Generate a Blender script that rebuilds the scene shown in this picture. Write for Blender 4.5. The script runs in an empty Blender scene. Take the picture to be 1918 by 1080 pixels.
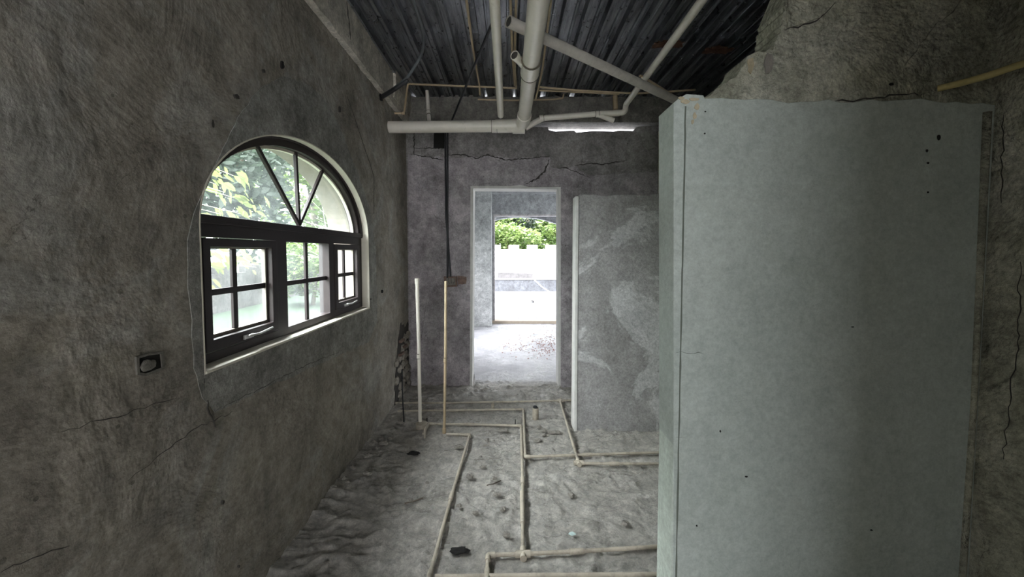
import bpy, bmesh, math, random
from mathutils import Vector, noise
from mathutils.geometry import tessellate_polygon
random.seed(7)
C = bpy.context.scene.collection
SC = bpy.context.scene
R = math.radians
# ------------------------------------------------------------ camera
F_PX = 720.0
TH = R(2.6)
CX = 955.0
CY = 472 + F_PX*math.tan(TH)
EYE = 1.5
cam_d = bpy.data.cameras.new('camera'); cam = bpy.data.objects.new('camera', cam_d); C.objects.link(cam)
cam.location = (0, 0, EYE); cam.rotation_euler = (R(90)-TH, 0, 0)
cam_d.sensor_fit = 'HORIZONTAL'; cam_d.sensor_width = 36; cam_d.lens = F_PX/1918*36
cam_d.shift_x = (959-CX)/1918; cam_d.shift_y = (CY-540)/1918
cam_d.clip_start = 0.02; cam_d.clip_end = 200
SC.camera = cam
# ------------------------------------------------------------ sky, exposure
SC.view_settings.view_transform = 'Standard'; SC.view_settings.look = 'None'
SC.view_settings.gamma = 1; SC.view_settings.use_curve_mapping = False
SC.view_settings.exposure = 3.75
w = bpy.data.worlds.new('overcast_sky'); SC.world = w; w.use_nodes = True
wn = w.node_tree; wn.nodes.clear()
wo = wn.nodes.new('ShaderNodeOutputWorld'); bg = wn.nodes.new('ShaderNodeBackground')
tc = wn.nodes.new('ShaderNodeTexCoord'); sp = wn.nodes.new('ShaderNodeSeparateXYZ'); cr = wn.nodes.new('ShaderNodeValToRGB')
cr.color_ramp.elements[0].position = 0.0; cr.color_ramp.elements[0].color = (.34, .36, .365, 1)
cr.color_ramp.elements[1].position = 0.9; cr.color_ramp.elements[1].color = (.84, .85, .91, 1)
wn.links.new(tc.outputs['Generated'], sp.inputs[0]); wn.links.new(sp.outputs['Z'], cr.inputs[0])
wn.links.new(cr.outputs[0], bg.inputs[0])
# overcast sky with a bright lobe added high on the left to lift the floor
dp = wn.nodes.new('ShaderNodeVectorMath'); dp.operation = 'DOT_PRODUCT'; dp.inputs[1].default_value = Vector((-.70, -.12, .70)).normalized()
wn.links.new(tc.outputs['Generated'], dp.inputs[0])
def wm(op, a, b):
    x = wn.nodes.new('ShaderNodeMath'); x.operation = op
    for i_, v in enumerate((a, b)):
        if isinstance(v, (int, float)): x.inputs[i_].default_value = v
        else: wn.links.new(v, x.inputs[i_])
    return x.outputs[0]
lobe = wm('ADD', wm('MULTIPLY', wm('POWER', wm('MAXIMUM', dp.outputs['Value'], 0.0), 2.5), 6.5), 1.0)
wn.links.new(lobe, bg.inputs[1])
wn.links.new(bg.outputs[0], wo.inputs[0])
SC.cycles.use_denoising = True
SC.cycles.max_bounces = 10; SC.cycles.diffuse_bounces = 6; SC.cycles.transparent_max_bounces = 16
SC.cycles.sample_clamp_indirect = 6

def portal(name, loc, rot, sx, sy):
    d = bpy.data.lights.new(name, 'AREA'); d.shape = 'RECTANGLE'; d.size = sx; d.size_y = sy; d.cycles.is_portal = True
    o = bpy.data.objects.new(name, d); C.objects.link(o); o.location = loc; o.rotation_euler = rot
portal('window_daylight', (-1.36, 2.22, 1.6), (0, R(-90), 0), 1.1, 1.7)
portal('rear_window_daylight', (-1.36, -1.95, 1.55), (0, R(-90), 0), .7, .7)
portal('rear_door_daylight', (-.39, -3.1, 1.15), (R(90), 0, 0), 1.38, 2.4)
portal('terrace_daylight', (.35, 8.3, 1.1), (R(-90), 0, 0), 1.4, 2.3)
portal('far_room_daylight', (-1.6, 6.25, 1.5), (0, R(-90), 0), 1.2, 1.3)
portal('side_daylight', (3.05, 6.2, 1.4), (0, R(90), 0), 2.0, 2.6)

# ------------------------------------------------------------ pixel -> point on a plane of the room
def P(px, py, ax, v):
    a = (px-CX)/F_PX; b = (CY-py)/F_PX
    d = (a, math.cos(TH)+b*math.sin(TH), -math.sin(TH)+b*math.cos(TH)); c = (0, 0, EYE)
    i = 'xyz'.index(ax); t = (v-c[i])/d[i]
    return Vector((c[0]+t*d[0], c[1]+t*d[1], c[2]+t*d[2]))

# ------------------------------------------------------------ object helpers
def tag(o, label=None, cat=None, group=None, kind=None):
    if label: o['label'] = label
    if cat: o['category'] = cat
    if group: o['group'] = group
    if kind: o['kind'] = kind
    return o
def empty(name, loc, label, cat, group=None, kind=None):
    o = bpy.data.objects.new(name, None); o.location = loc; o.empty_display_size = .1; C.objects.link(o)
    return tag(o, label, cat, group, kind)
def wloc(o):
    v = Vector((0, 0, 0))
    while o is not None:
        v += Vector(o.location); o = o.parent
    return v
def obj(name, bm, m, parent=None, smooth=False, base=None, bevel=0, auto=None):
    """link bm (world coordinates) as ONE mesh; its origin is the base of its own box"""
    bmesh.ops.recalc_face_normals(bm, faces=bm.faces)
    if smooth:
        for f in bm.faces: f.smooth = True
    if base is None:
        xs = [v.co for v in bm.verts]
        base = Vector(((min(c.x for c in xs)+max(c.x for c in xs))/2, (min(c.y for c in xs)+max(c.y for c in xs))/2, min(c.z for c in xs)))
    base = Vector(base)
    for v in bm.verts: v.co -= base
    me = bpy.data.meshes.new(name); bm.to_mesh(me); bm.free(); me.materials.append(m)
    if auto:
        me.set_sharp_from_angle(angle=R(auto))
    o = bpy.data.objects.new(name, me); C.objects.link(o)
    if parent is not None:
        o.parent = parent; o.location = base - wloc(parent)
    else: o.location = base
    if bevel:
        b = o.modifiers.new('bevel', 'BEVEL'); b.width = bevel; b.segments = 2; b.limit_method = 'ANGLE'
    return o
def struct(name, bm, m, parent=None, **k):
    o = obj(name, bm, m, parent, **k)
    if parent is None: o['kind'] = 'structure'
    return o
def box(bm, a, b):
    x0, y0, z0 = [min(a[i], b[i]) for i in range(3)]; x1, y1, z1 = [max(a[i], b[i]) for i in range(3)]
    v = [bm.verts.new(c) for c in ((x0,y0,z0),(x1,y0,z0),(x1,y1,z0),(x0,y1,z0),(x0,y0,z1),(x1,y0,z1),(x1,y1,z1),(x0,y1,z1))]
    for f in ((0,3,2,1),(4,5,6,7),(0,1,5,4),(1,2,6,5),(2,3,7,6),(3,0,4,7)): bm.faces.new([v[i] for i in f])
def prism(bm, loops, ax, v0, v1):
    """polygon with holes in the plane across ax, given thickness v0..v1"""
    def to3(p, v):
        return {'x': (v, p[0], p[1]), 'y': (p[0], v, p[1]), 'z': (p[0], p[1], v)}[ax]
    flat = [p for l in loops for p in l]
    A = [bm.verts.new(to3(p, v0)) for p in flat]; B = [bm.verts.new(to3(p, v1)) for p in flat]
    for t in tessellate_polygon([[Vector((p[0], p[1], 0)) for p in l] for l in loops]):
        try:
            bm.faces.new([A[i] for i in t]); bm.faces.new([B[i] for i in reversed(t)])
        except ValueError: pass
    k = 0
    for l in loops:
        n = len(l)
        for i in range(n):
            j = (i+1) % n
            bm.faces.new((A[k+i], A[k+j], B[k+j], B[k+i]))
        k += n
def jag(pts, amp=.01, step=.03, seed=0):
    """a broken edge: the polyline made ragged"""
    rnd = random.Random(seed); out = []
    for a, b in zip(pts, pts[1:]):
        a = Vector(a); b = Vector(b); n = max(1, int((b-a).length/step)); d = (b-a).normalized(); q = Vector((-d.y, d.x))
        for i in range(n):
            p = a+(b-a)*(i/n)
            if i: p += q*rnd.uniform(-amp, amp)+d*rnd.uniform(-.3, .3)*step
            out.append((p.x, p.y))
    out.append(tuple(pts[-1])); return out
def round_path(pts, rad, n=6):
    pts = [Vector(p) for p in pts]; out = [pts[0]]
    for i in range(1, len(pts)-1):
        a, b, c = pts[i-1], pts[i], pts[i+1]
        r = min(rad, (a-b).length*.45, (c-b).length*.45)
        p = b+(a-b).normalized()*r; q = b+(c-b).normalized()*r
        for k in range(n+1):
            t = k/n; out.append(p*(1-t)**2+b*2*t*(1-t)+q*t*t)
    out.append(pts[-1]); return out
def tube(bm, pts, r, seg=16, hollow=False, cap=True, wob=0):
    pts = [Vector(p) for p in pts]; n = len(pts); rings = []; up = None
    rs = r if isinstance(r, (list, tuple)) else [r]*n
    for i, p in enumerate(pts):
        t = (pts[min(i+1, n-1)]-pts[max(i-1, 0)]).normalized()
        if up is None:
            up = Vector((0, 0, 1)) if abs(t.z) < .9 else Vector((1, 0, 0))
        s = t.cross(up).normalized(); up = s.cross(t).normalized()
        rings.append([bm.verts.new(p+(s*math.cos(2*math.pi*k/seg)+up*math.sin(2*math.pi*k/seg))*rs[i]) for k in range(seg)])
    for a, b in zip(rings, rings[1:]):
        for k in range(seg):
            bm.faces.new((a[k], a[(k+1) % seg], b[(k+1) % seg], b[k]))
    for end, idx in ((0, 0), (1, n-1)):
        ring = rings[0 if end == 0 else -1]; p = pts[idx]
        t = (pts[1]-pts[0]).normalized() if end == 0 else (pts[-2]-pts[-1]).normalized()
        if hollow:
            q = [bm.verts.new(p+(v.co-p)*.86) for v in ring]; q2 = [bm.verts.new(p+(v.co-p)*.86+t*min(rs[idx]*4, (pts[-1]-pts[0]).length*.4)) for v in ring]
            for k in range(seg):
                j = (k+1) % seg
                bm.faces.new((ring[k], ring[j], q[j], q[k])); bm.faces.new((q[k], q[j], q2[j], q2[k]))
            bm.faces.new(q2)
        elif cap:
            bm.faces.new(ring)
def grid_lines(a, b, fa, fb, fine, coarse):
    out = []; x = a
    while x < b-1e-6:
        out.append(x); x += fine if fa <= x < fb else coarse
    out.append(b); return out
def ribbon(bm, pts, wd, off, ax, v, seed=0):
    """tapering crack on a wall face; pts in the wall's own 2-D coordinates"""
    rnd = random.Random(seed); pp = jag(pts, .006, .018, seed); n = len(pp); L = []; Rr = []
    for i, p in enumerate(pp):
        a = Vector(pp[max(i-1, 0)]); b = Vector(pp[min(i+1, n-1)]); d = (b-a).normalized(); q = Vector((-d.y, d.x))
        h = wd*.5*(0.35+rnd.random())*(1-abs(2*i/(n-1)-1)**3*.9)
        L.append(Vector(p)+q*h); Rr.append(Vector(p)-q*h)
    prism(bm, [[tuple(c) for c in L+Rr[::-1]]], ax, v, off)

# ------------------------------------------------------------ materials
class NT:
    def __init__(s, name):
        s.m = bpy.data.materials.new(name); s.m.use_nodes = True; s.t = s.m.node_tree
        s.b = s.t.nodes['Principled BSDF']; s.out = s.t.nodes['Material Output']
        s.geo = s.t.nodes.new('ShaderNodeNewGeometry').outputs['Position']
    def n(s, k, **kw):
        x = s.t.nodes.new(k)
        for a, b in kw.items(): setattr(x, a, b)
        return x
    def l(s, a, b): s.t.links.new(a, b)
    def noise(s, scale, detail=4, rough=.55, vec=None, stretch=None, dist=0):
        v = vec or s.geo
        if stretch:
            mp = s.n('ShaderNodeMapping'); mp.inputs['Scale'].default_value = stretch; s.l(v, mp.inputs[0]); v = mp.outputs[0]
        x = s.n('ShaderNodeTexNoise'); x.inputs['Scale'].default_value = scale; x.inputs['Detail'].default_value = detail
        x.inputs['Roughness'].default_value = rough; x.inputs['Distortion'].default_value = dist
        s.l(v, x.inputs['Vector']); return x.outputs['Fac']
    def ramp(s, f, a, b, ca=(0,0,0,1), cb=(1,1,1,1)):
        x = s.n('ShaderNodeValToRGB'); e = x.color_ramp.elements
        e[0].position = a; e[1].position = b; e[0].color = ca if len(ca) == 4 else (*ca, 1); e[1].color = cb if len(cb) == 4 else (*cb, 1)
        s.l(f, x.inputs[0]); return x.outputs[0]
    def mix(s, f, a, b, mode='MIX'):
        x = s.n('ShaderNodeMix', data_type='RGBA', blend_type=mode)
        for v, i in ((f, 0), (a, 6), (b, 7)):
            if isinstance(v, (int, float)): x.inputs[i].default_value = v
            elif isinstance(v, tuple): x.inputs[i].default_value = (*v, 1) if len(v) == 3 else v
            else: s.l(v, x.inputs[i])
        return x.outputs[2]
    def math(s, op, a, b=0.0):
        x = s.n('ShaderNodeMath', operation=op)
        for i, v in enumerate((a, b)):
            if isinstance(v, (int, float)): x.inputs[i].default_value = v
            else: s.l(v, x.inputs[i])
        return x.outputs[0]
    def bump(s, h, strength=.5, dist=.01, prev=None):
        x = s.n('ShaderNodeBump'); x.inputs['Strength'].default_value = strength; x.inputs['Distance'].default_value = dist
        s.l(h, x.inputs['Height'])
        if prev: s.l(prev, x.inputs['Normal'])
        return x.outputs[0]

def plaster(name, ca, cb, dark=(.09, .085, .075), stain=.5, pale=None, bump=1.0, green=None, rough=.9, fine=.5, streak=.35, spots=.5, palecut=(.5, .62), contrast=1.0, big=0):
    t = NT(name)
    c = t.mix(t.ramp(t.noise(1.7, 6, .62), .3, .72), ca, cb)
    c = t.mix(t.math('MULTIPLY', t.ramp(t.noise(2.6, 9, .72, dist=.4), .50, .74), stain), c, dark)
    # water runs down the wall
    st = t.ramp(t.noise(3.2, 6, .6, stretch=(2.6, 2.6, .32)), .52, .72)
    c = t.mix(t.math('MULTIPLY', st, streak), c, dark)
    if pale: c = t.mix(t.math('MULTIPLY', t.ramp(t.noise(1.9, 8, .68, dist=.8), *palecut), .65), c, pale)
    if green: c = t.mix(t.math('MULTIPLY', t.ramp(t.noise(4.5, 6, .7), .56, .75), .45), c, green)
    c = t.mix(fine, c, t.ramp(t.noise(60, 5, .8), .30, .70, (.25, .25, .25), (1.5, 1.5, 1.5)), 'MULTIPLY')
    c = t.mix(.6*contrast, c, t.ramp(t.noise(14, 8, .8), .34, .66, (.40, .40, .40), (1.45, 1.45, 1.45)), 'MULTIPLY')
    c = t.mix(.6*contrast, c, t.ramp(t.noise(4.2, 8, .7, dist=.3), .36, .64, (.55, .55, .55), (1.35, 1.35, 1.35)), 'MULTIPLY')
    # sparse dark trowel drags and hairlines
    th_ = t.math('ABSOLUTE', t.math('SUBTRACT', t.noise(2.2, 7, .62, dist=1.2), .5))
    hl = t.math('MULTIPLY', t.math('LESS_THAN', th_, .0022), t.ramp(t.noise(2.9, 3, .5), .50, .56))
    c = t.mix(t.math('MULTIPLY', hl, .6*contrast), c, (.05, .046, .04))
    vo = t.n('ShaderNodeTexVoronoi'); vo.inputs['Scale'].default_value = 7; t.l(t.geo, vo.inputs['Vector'])
    sp_ = t.math('MULTIPLY', t.math('LESS_THAN', vo.outputs['Distance'], .055), spots)
    c = t.mix(sp_, c, (.04, .037, .03))
    t.l(c, t.b.inputs['Base Color']); t.b.inputs['Roughness'].default_value = rough
    t.b.inputs['Specular IOR Level'].default_value = .25
    n0 = t.bump(t.noise(2.4, 5, .6, dist=.5), .8, big) if big else None
    n1 = t.bump(t.noise(6, 7, .62), .55*bump, .03, n0)
    n2 = t.bump(t.noise(34, 6, .7), .5*bump, .008, n1)
    n3 = t.bump(t.ramp(t.noise(150, 3, .7), .35, .8), .35*bump, .003, n2)
    t.l(n3, t.b.inputs['Normal'])
    return t.m
def simple(name, col, rough=.6, metal=0, var=.15, scale=12, bump=.2, dirt=None, dirtcut=(.55, .75), spec=.5):
    t = NT(name)
    c = t.mix(var, col, t.ramp(t.noise(scale, 6, .7), .3, .7, (.3, .3, .3), (1.5, 1.5, 1.5)), 'MULTIPLY')
    if dirt: c = t.mix(t.ramp(t.noise(scale*1.3, 7, .72), *dirtcut), c, dirt)
    t.l(c, t.b.inputs['Base Color']); t.b.inputs['Roughness'].default_value = rough; t.b.inputs['Metallic'].default_value = metal
    t.b.inputs['Specular IOR Level'].default_value = spec
    if bump: t.l(t.bump(t.noise(scale*5, 5, .7), bump, .004), t.b.inputs['Normal'])
    return t.m
M = {}
M['wall_left'] = plaster('rough_grey_render', (.285, .256, .218), (.375, .343, .298), (.10, .095, .082), .7, big=.05, bump=.65, fine=.35, contrast=.75, pale=(.40, .39, .365), green=(.16, .155, .10))
M['patch'] = plaster('grey_patch_render', (.26, .252, .232), (.34, .332, .308), (.13, .125, .11), .4, pale=(.40, .40, .375))
M['wall_far'] = plaster('mauve_grey_render', (.37, .335, .35), (.50, .455, .475), (.10, .093, .092), .5, pale=(.36, .345, .345))
M['wall_far_up'] = plaster('brown_grey_render', (.26, .243, .238), (.35, .33, .32), (.09, .083, .08), .5, spots=.6)
M['stall'] = plaster('grey_stall_render', (.33, .32, .315), (.42, .41, .405), (.22, .21, .20), .6, contrast=.5, pale=(.62, .62, .62), palecut=(.52, .56), spots=.1)
M['slab'] = plaster('pale_green_render', (.46, .51, .47), (.53, .575, .535), (.33, .37, .31), .35, bump=.35, streak=.15, spots=.12, rough=.8, contrast=.22, fine=.25)
M['upper'] = plaster('olive_render', (.35, .35, .27), (.46, .455, .36), (.20, .195, .14), .55, pale=(.56, .555, .47), bump=1.4, spots=.2, big=.16)
M['beam'] = plaster('formed_concrete', (.54, .505, .43), (.66, .62, .545), (.32, .295, .24), .5, bump=.7)
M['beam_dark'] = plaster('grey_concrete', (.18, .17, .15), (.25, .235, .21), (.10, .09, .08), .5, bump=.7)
M['pale_room'] = plaster('pale_blue_grey_render', (.42, .43, .43), (.52, .53, .52), (.34, .35, .35), .5, bump=.6, spots=.1)
M['mid_room'] = plaster('grey_blue_render', (.30, .31, .32), (.38, .39, .40), (.22, .22, .23), .5, bump=.6, spots=.1)
M['terrace'] = plaster('terrace_concrete', (.17, .17, .18), (.23, .23, .245), (.10, .10, .105), .5, bump=.5, spots=.05)
M['parapet'] = plaster('parapet_concrete', (.07, .073, .078), (.09, .094, .1), (.05, .05, .05), .4, bump=.5)
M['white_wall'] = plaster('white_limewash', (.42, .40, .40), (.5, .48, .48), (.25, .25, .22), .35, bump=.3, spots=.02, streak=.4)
M['garden_wall'] = plaster('pinkish_limewash_dimmed', (.09, .083, .08), (.12, .11, .106), (.05, .053, .045), .5, bump=.3, spots=.02, streak=.6)  # limewash darkened in colour so outdoor daylight does not burn it out
M['slab_edge_lit'] = plaster('pale_green_window_lit_edge', (.55, .61, .54), (.66, .72, .65), (.35, .38, .32), .3, bump=.3, streak=.1, spots=.1, contrast=.3, fine=.3)  # lighter than the panel: window light on the edge is put in the colour
M['bead_dimmed'] = simple('cream_bead_dimmed', (.20, .18, .15), .7)  # cream bead, darkened in colour to offset the daylight on it
M['outer_reveal'] = simple('cream_dimmed_outer', (.22, .195, .155), .9, var=.2)  # outer part of the cream reveal, darkened in colour against strong daylight
M['cream'] = simple('cream_paint', (.70, .66, .56), .7, var=.12, scale=9)
M['pale_edge'] = simple('pale_edge_strip', (.62, .61, .58), .85, var=.2, scale=14)  # pale edge tone; round the doorway it stands for light on the reveals
M['pvc'] = simple('grimy_white_pvc', (.70, .655, .575), .38, var=.14, scale=7, dirt=(.30, .27, .20), dirtcut=(.60, .85), bump=.06)
M['pvc_dull'] = simple('dusty_pvc', (.54, .505, .45), .6, var=.25, scale=9, dirt=(.22, .19, .15), dirtcut=(.55, .85), bump=.1)
M['pvc_joint'] = simple('pvc_joint_grime', (.10, .085, .06), .8)
M['cpvc'] = simple('tan_cpvc', (.50, .39, .25), .5, var=.25, scale=15, dirt=(.18, .13, .09), dirtcut=(.58, .85), bump=.1)
M['floor_pipe'] = simple('mud_splashed_cpvc', (.46, .41, .33), .6, var=.3, scale=10, dirt=(.19, .16, .13), dirtcut=(.5, .75), bump=.2)
M['rust'] = simple('flaking_rust', (.10, .045, .025), .9, var=.5, scale=30, bump=.8)
M['black'] = simple('black_conduit', (.018, .019, .022), .45, var=.2, bump=.1)
M['greycable'] = simple('grey_flexible_conduit', (.10, .11, .115), .5, bump=.1)
M['fissure'] = simple('fissure_shade', (.055, .05, .045), 1, bump=0)  # dark colour stands in for shade inside cracks and open pipe ends
M['groove'] = simple('dark_grey_green_groove', (.14, .155, .13), 1, bump=0)
M['void'] = simple('hole_shade_and_dark_scrap', (.012, .011, .010), 1, bump=0)  # painted shade inside holes and pits; also the colour of dark lumps
M['brown_alu'] = simple('dark_bronze_frame', (.026, .018, .018), .5, var=.25, scale=20, bump=.05, spec=.3)
M['silver'] = simple('worn_aluminium', (.55, .54, .52), .35, metal=.7, bump=.1)
M['mud'] = simple('old_dark_mortar', (.16, .15, .13), .95, var=.5, scale=40, bump=.8)
M['brick'] = simple('exposed_brick', (.22, .15, .125), .95, var=.6, scale=40, bump=.8)
M['lump'] = simple('mortar_lump', (.27, .25, .22), .95, var=.4, scale=25, bump=.8)
M['plastic'] = simple('pale_plastic_scrap', (.55, .68, .66), .4)
M['yellow'] = simple('yellowed_pvc', (.50, .42, .18), .6, var=.3, scale=20, dirt=(.25, .2, .1), bump=.2)
M['ochre'] = simple('ochre_mortar_smear', (.50, .43, .29), .95, var=.4, scale=25, bump=.6)
M['chips'] = simple('red_brick_chips', (.32, .15, .11), .95, var=.4, scale=20)
M['lawn'] = simple('lawn_green', (.015, .030, .012), .9, var=.35, scale=3, bump=.6)
M['wood_sill'] = simple('dusty_timber_sill', (.40, .34, .27), .85, var=.2, scale=10)
M['twig'] = simple('pale_bare_twig', (.50, .46, .40), .8)
M['bark'] = simple('grey_brown_bark', (.15, .12, .09), .95, var=.5, scale=8, bump=.8)
M['block'] = simple('grey_blockwork', (.08, .075, .075), .9, var=.5, scale=6)
def leaf_mat(name, a, b):
    t = NT(name)
    c = t.mix(t.ramp(t.noise(1.6, 4, .6), .35, .68), a, b)
    t.l(c, t.b.inputs['Base Color']); t.b.inputs['Roughness'].default_value = .55
    tr = t.n('ShaderNodeBsdfTranslucent'); t.l(c, tr.inputs[0]); mx = t.n('ShaderNodeMixShader'); mx.inputs[0].default_value = .45
    t.l(t.b.outputs[0], mx.inputs[1]); t.l(tr.outputs[0], mx.inputs[2]); t.l(mx.outputs[0], t.out.inputs[0]); return t.m
M['leaf'] = leaf_mat('fresh_green_leaves', (.07, .12, .035), (.16, .22, .06))
M['leaf_dark'] = leaf_mat('bluish_green_leaves', (.035, .055, .038), (.09, .115, .085))
M['leaf_lime'] = leaf_mat('lime_leaves', (.085, .12, .035), (.13, .16, .05))
def glass():
    t = NT('dusty_window_glass'); t.t.nodes.remove(t.b)
    tr = t.n('ShaderNodeBsdfTransparent'); tr.inputs[0].default_value = (.96, .99, .97, 1)
    gl = t.n('ShaderNodeBsdfGlossy'); gl.inputs['Roughness'].default_value = .03; gl.inputs[0].default_value = (.9, .95, .95, 1)
    du = t.n('ShaderNodeBsdfTranslucent'); du.inputs[0].default_value = (.8, .86, .86, 1)
    lw = t.n('ShaderNodeLayerWeight'); lw.inputs[0].default_value = .5; fr_ = t.math('ADD', t.math('MULTIPLY', t.math('POWER', lw.outputs['Facing'], 4.0), .35), .03)
    m1 = t.n('ShaderNodeMixShader'); m2 = t.n('ShaderNodeMixShader')
    t.l(fr_, m1.inputs[0]); t.l(tr.outputs[0], m1.inputs[1]); t.l(gl.outputs[0], m1.inputs[2])
    f = t.ramp(t.noise(5, 6, .7), .35, .8, (.008, .008, .008), (.030, .030, .030)); t.l(f, m2.inputs[0])
    t.l(m1.outputs[0], m2.inputs[1]); t.l(du.outputs[0], m2.inputs[2]); t.l(m2.outputs[0], t.out.inputs[0]); return t.m
M['glass'] = glass()
def deck_mat():
    t = NT('galvanised_roof_deck')
    c = t.mix(t.ramp(t.noise(2.5, 7, .7, stretch=(6, .7, 1)), .35, .7), (.12, .125, .135), (.50, .515, .54))
    c = t.mix(t.math('MULTIPLY', t.ramp(t.noise(1.1, 2, .5), .62, .70), .6), c, (.12, .055, .03))
    t.l(c, t.b.inputs['Base Color']); t.b.inputs['Metallic'].default_value = .85
    t.l(t.ramp(t.noise(14, 5, .7), .2, .8, (.18, .18, .18), (.48, .48, .48)), t.b.inputs['Roughness'])
    return t.m
M['deck'] = deck_mat()
def floor_mat():
    t = NT('wet_rough_concrete_floor')
    c = t.mix(t.ramp(t.noise(1.6, 7, .65), .35, .68), (.50, .472, .42), (.67, .635, .58))
    c = t.mix(t.math('MULTIPLY', t.ramp(t.noise(5, 9, .75, dist=.6), .52, .70), .6), c, (.25, .235, .20))
    c = t.mix(t.math('MULTIPLY', t.ramp(t.noise(2.3, 7, .7, dist=.5), .56, .66), .5), c, (.60, .58, .54))
    c = t.mix(.6, c, t.ramp(t.noise(11, 9, .8, dist=.5), .36, .62, (.40, .40, .40), (1.3, 1.3, 1.3)), 'MULTIPLY')
    c = t.mix(.5, c, t.ramp(t.noise(40, 6, .75), .3, .7, (.35, .35, .35), (1.4, 1.4, 1.4)), 'MULTIPLY')
    sx = t.n('ShaderNodeSeparateXYZ'); t.l(t.geo, sx.inputs[0])
    far = t.ramp(t.math('MULTIPLY', sx.outputs['Y'], .1), .425, .45)
    c = t.mix(far, c, t.mix(t.ramp(t.noise(3, 8, .7), .4, .66), (.40, .40, .42), (.55, .55, .57)))
    t.l(c, t.b.inputs['Base Color'])
    wet = t.ramp(t.noise(1.9, 6, .65), .44, .60, (.22, .22, .22), (.75, .75, .75)); t.l(wet, t.b.inputs['Roughness'])
    t.b.inputs['Specular IOR Level'].default_value = .5
    n1 = t.bump(t.noise(13, 9, .76, dist=.4), 1.0, .035); n2 = t.bump(t.noise(70, 5, .7), .6, .005, n1); t.l(n2, t.b.inputs['Normal']); return t.m
M['floor'] = floor_mat()

# ------------------------------------------------------------ the room
XL, XR, YF, YB = -1.12, 1.6, 4.21, -3.0
YS = 1.29                       # front face of the near partition
BEAM_Z, DECK_Z = 2.87, 3.20
WY, WA, WB, WS, WSILL = 2.2175, .83, .51, 1.60, 1.06    # arched window: centre, half width, rise, springing, sill

def fbm(x, y, s, o=4):
    return noise.fractal(Vector((x*s, y*s, 3.3)), 1.0, 2.1, o)
def floor_h(x, y):
    if y > 4.45: return .006*fbm(x, y, 3)
    h = .010*fbm(x, y, 1.3, 3)+.007*fbm(x, y, 6, 4)
    rgd = 1-abs(noise.noise(Vector((x*5, y*8, 1.7))))*2
    h += .024*max(0, rgd-.62) + .030*max(0, fbm(x+9, y, 13, 3)-.22) + .003*fbm(x, y+4, 25, 2)
    v_ = fbm(x*.8+3, y*1.7, 7, 3); h += .022*max(0, v_-.10); v_ = fbm(x*1.2+8, y*2.2, 15, 3); h += .010*abs(v_)
    # rubble swept against the foot of the left wall and the far corner
    e = max(0, 1-(x-XL)/.28); h += .010*e*e*(1+1.1*fbm(x, y, 16))
    e = max(0, 1-(YF-y)/.25)*(1 if x < -.4 else .2); h += .02*e*e*(1+fbm(x, y, 11))
    return h
bm = bmesh.new()
gx = grid_lines(-1.42, 3.2, -1.15, 1.3, .011, .12); gy = grid_lines(-3.1, 8.12, 1.5, 4.4, .011, .08)
vs = [[bm.verts.new((x, y, floor_h(x, y) if 0 < y else 0)) for x in gx] for y in gy]
for j in range(len(gy)-1):
    for i in range(len(gx)-1): bm.faces.new((vs[j][i], vs[j][i+1], vs[j+1][i+1], vs[j+1][i]))
fl = struct('floor', bm, M['floor'], smooth=True, base=(0, 0, 0)); fl['label'] = 'rough damp grey concrete floor crossed by surface pipes'

def arch(a, b, zs, n=40, cy=WY, y0=None):
    return [(cy+a*math.cos(math.pi*k/n), zs+b*math.sin(math.pi*k/n)) for k in range(n+1)]
hole = [(WY-WA, .96)] + [(WY+WA, .96)] + arch(WA, WB, WS)
hole2 = [(-2.3, 1.2), (-1.6, 1.2), (-1.6, 1.9), (-2.3, 1.9)]
bm = bmesh.new(); prism(bm, [[(YB, -.3), (YF+.2, -.3), (YF+.2, BEAM_Z), (YB, BEAM_Z)], hole, hole2], 'x', -1.42, XL)
wl = struct('wall_left', bm, M['wall_left']); wl['label'] = 'rough dark grey rendered wall with the arched window'
def wp(px, py, v=XL): 
    p = P(px, py, 'x', v); return (p.y, p.z)
# smoother render trowelled round the window
out = [wp(*p) for p in ((362, 690), (354, 560), (350, 450), (362, 400), (395, 330), (430, 250), (455, 205), (490, 162), (530, 143), (580, 160), (615, 195), (640, 250), (668, 320), (692, 390), (704, 470), (706, 600), (690, 640), (600, 680), (500, 725), (440, 755), (402, 772), (378, 745))]
out = jag(out+[out[0]], .006, .04, 3)[:-1]
bm = bmesh.new(); prism(bm, [out, hole], 'x', XL, XL+.003); obj('plaster_patch', bm, M['patch'], wl)
# cream lining of the reveal
bm = bmesh.new()
inner = [(WY-WA+.006, .966), (WY+WA-.006, .966)] + arch(WA-.006, WB-.006, WS)
prism(bm, [hole, inner], 'x', -1.245, XL+.004); obj('reveal_lining', bm, M['cream'], wl)
bm = bmesh.new(); prism(bm, [hole, inner], 'x', -1.425, -1.245); obj('outer_reveal', bm, M['outer_reveal'], wl)
bm = bmesh.new(); box(bm, (-1.25, WY-WA, .955), (XL+.0045, WY+WA, 1.052)); obj('sill_block', bm, M['patch'], wl)
bm = bmesh.new(); box(bm, (-1.25, WY-WA+.004, 1.052), (XL+.008, WY+WA-.002, 1.063)); obj('sill', bm, M['cream'], wl, bevel=.003)
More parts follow.
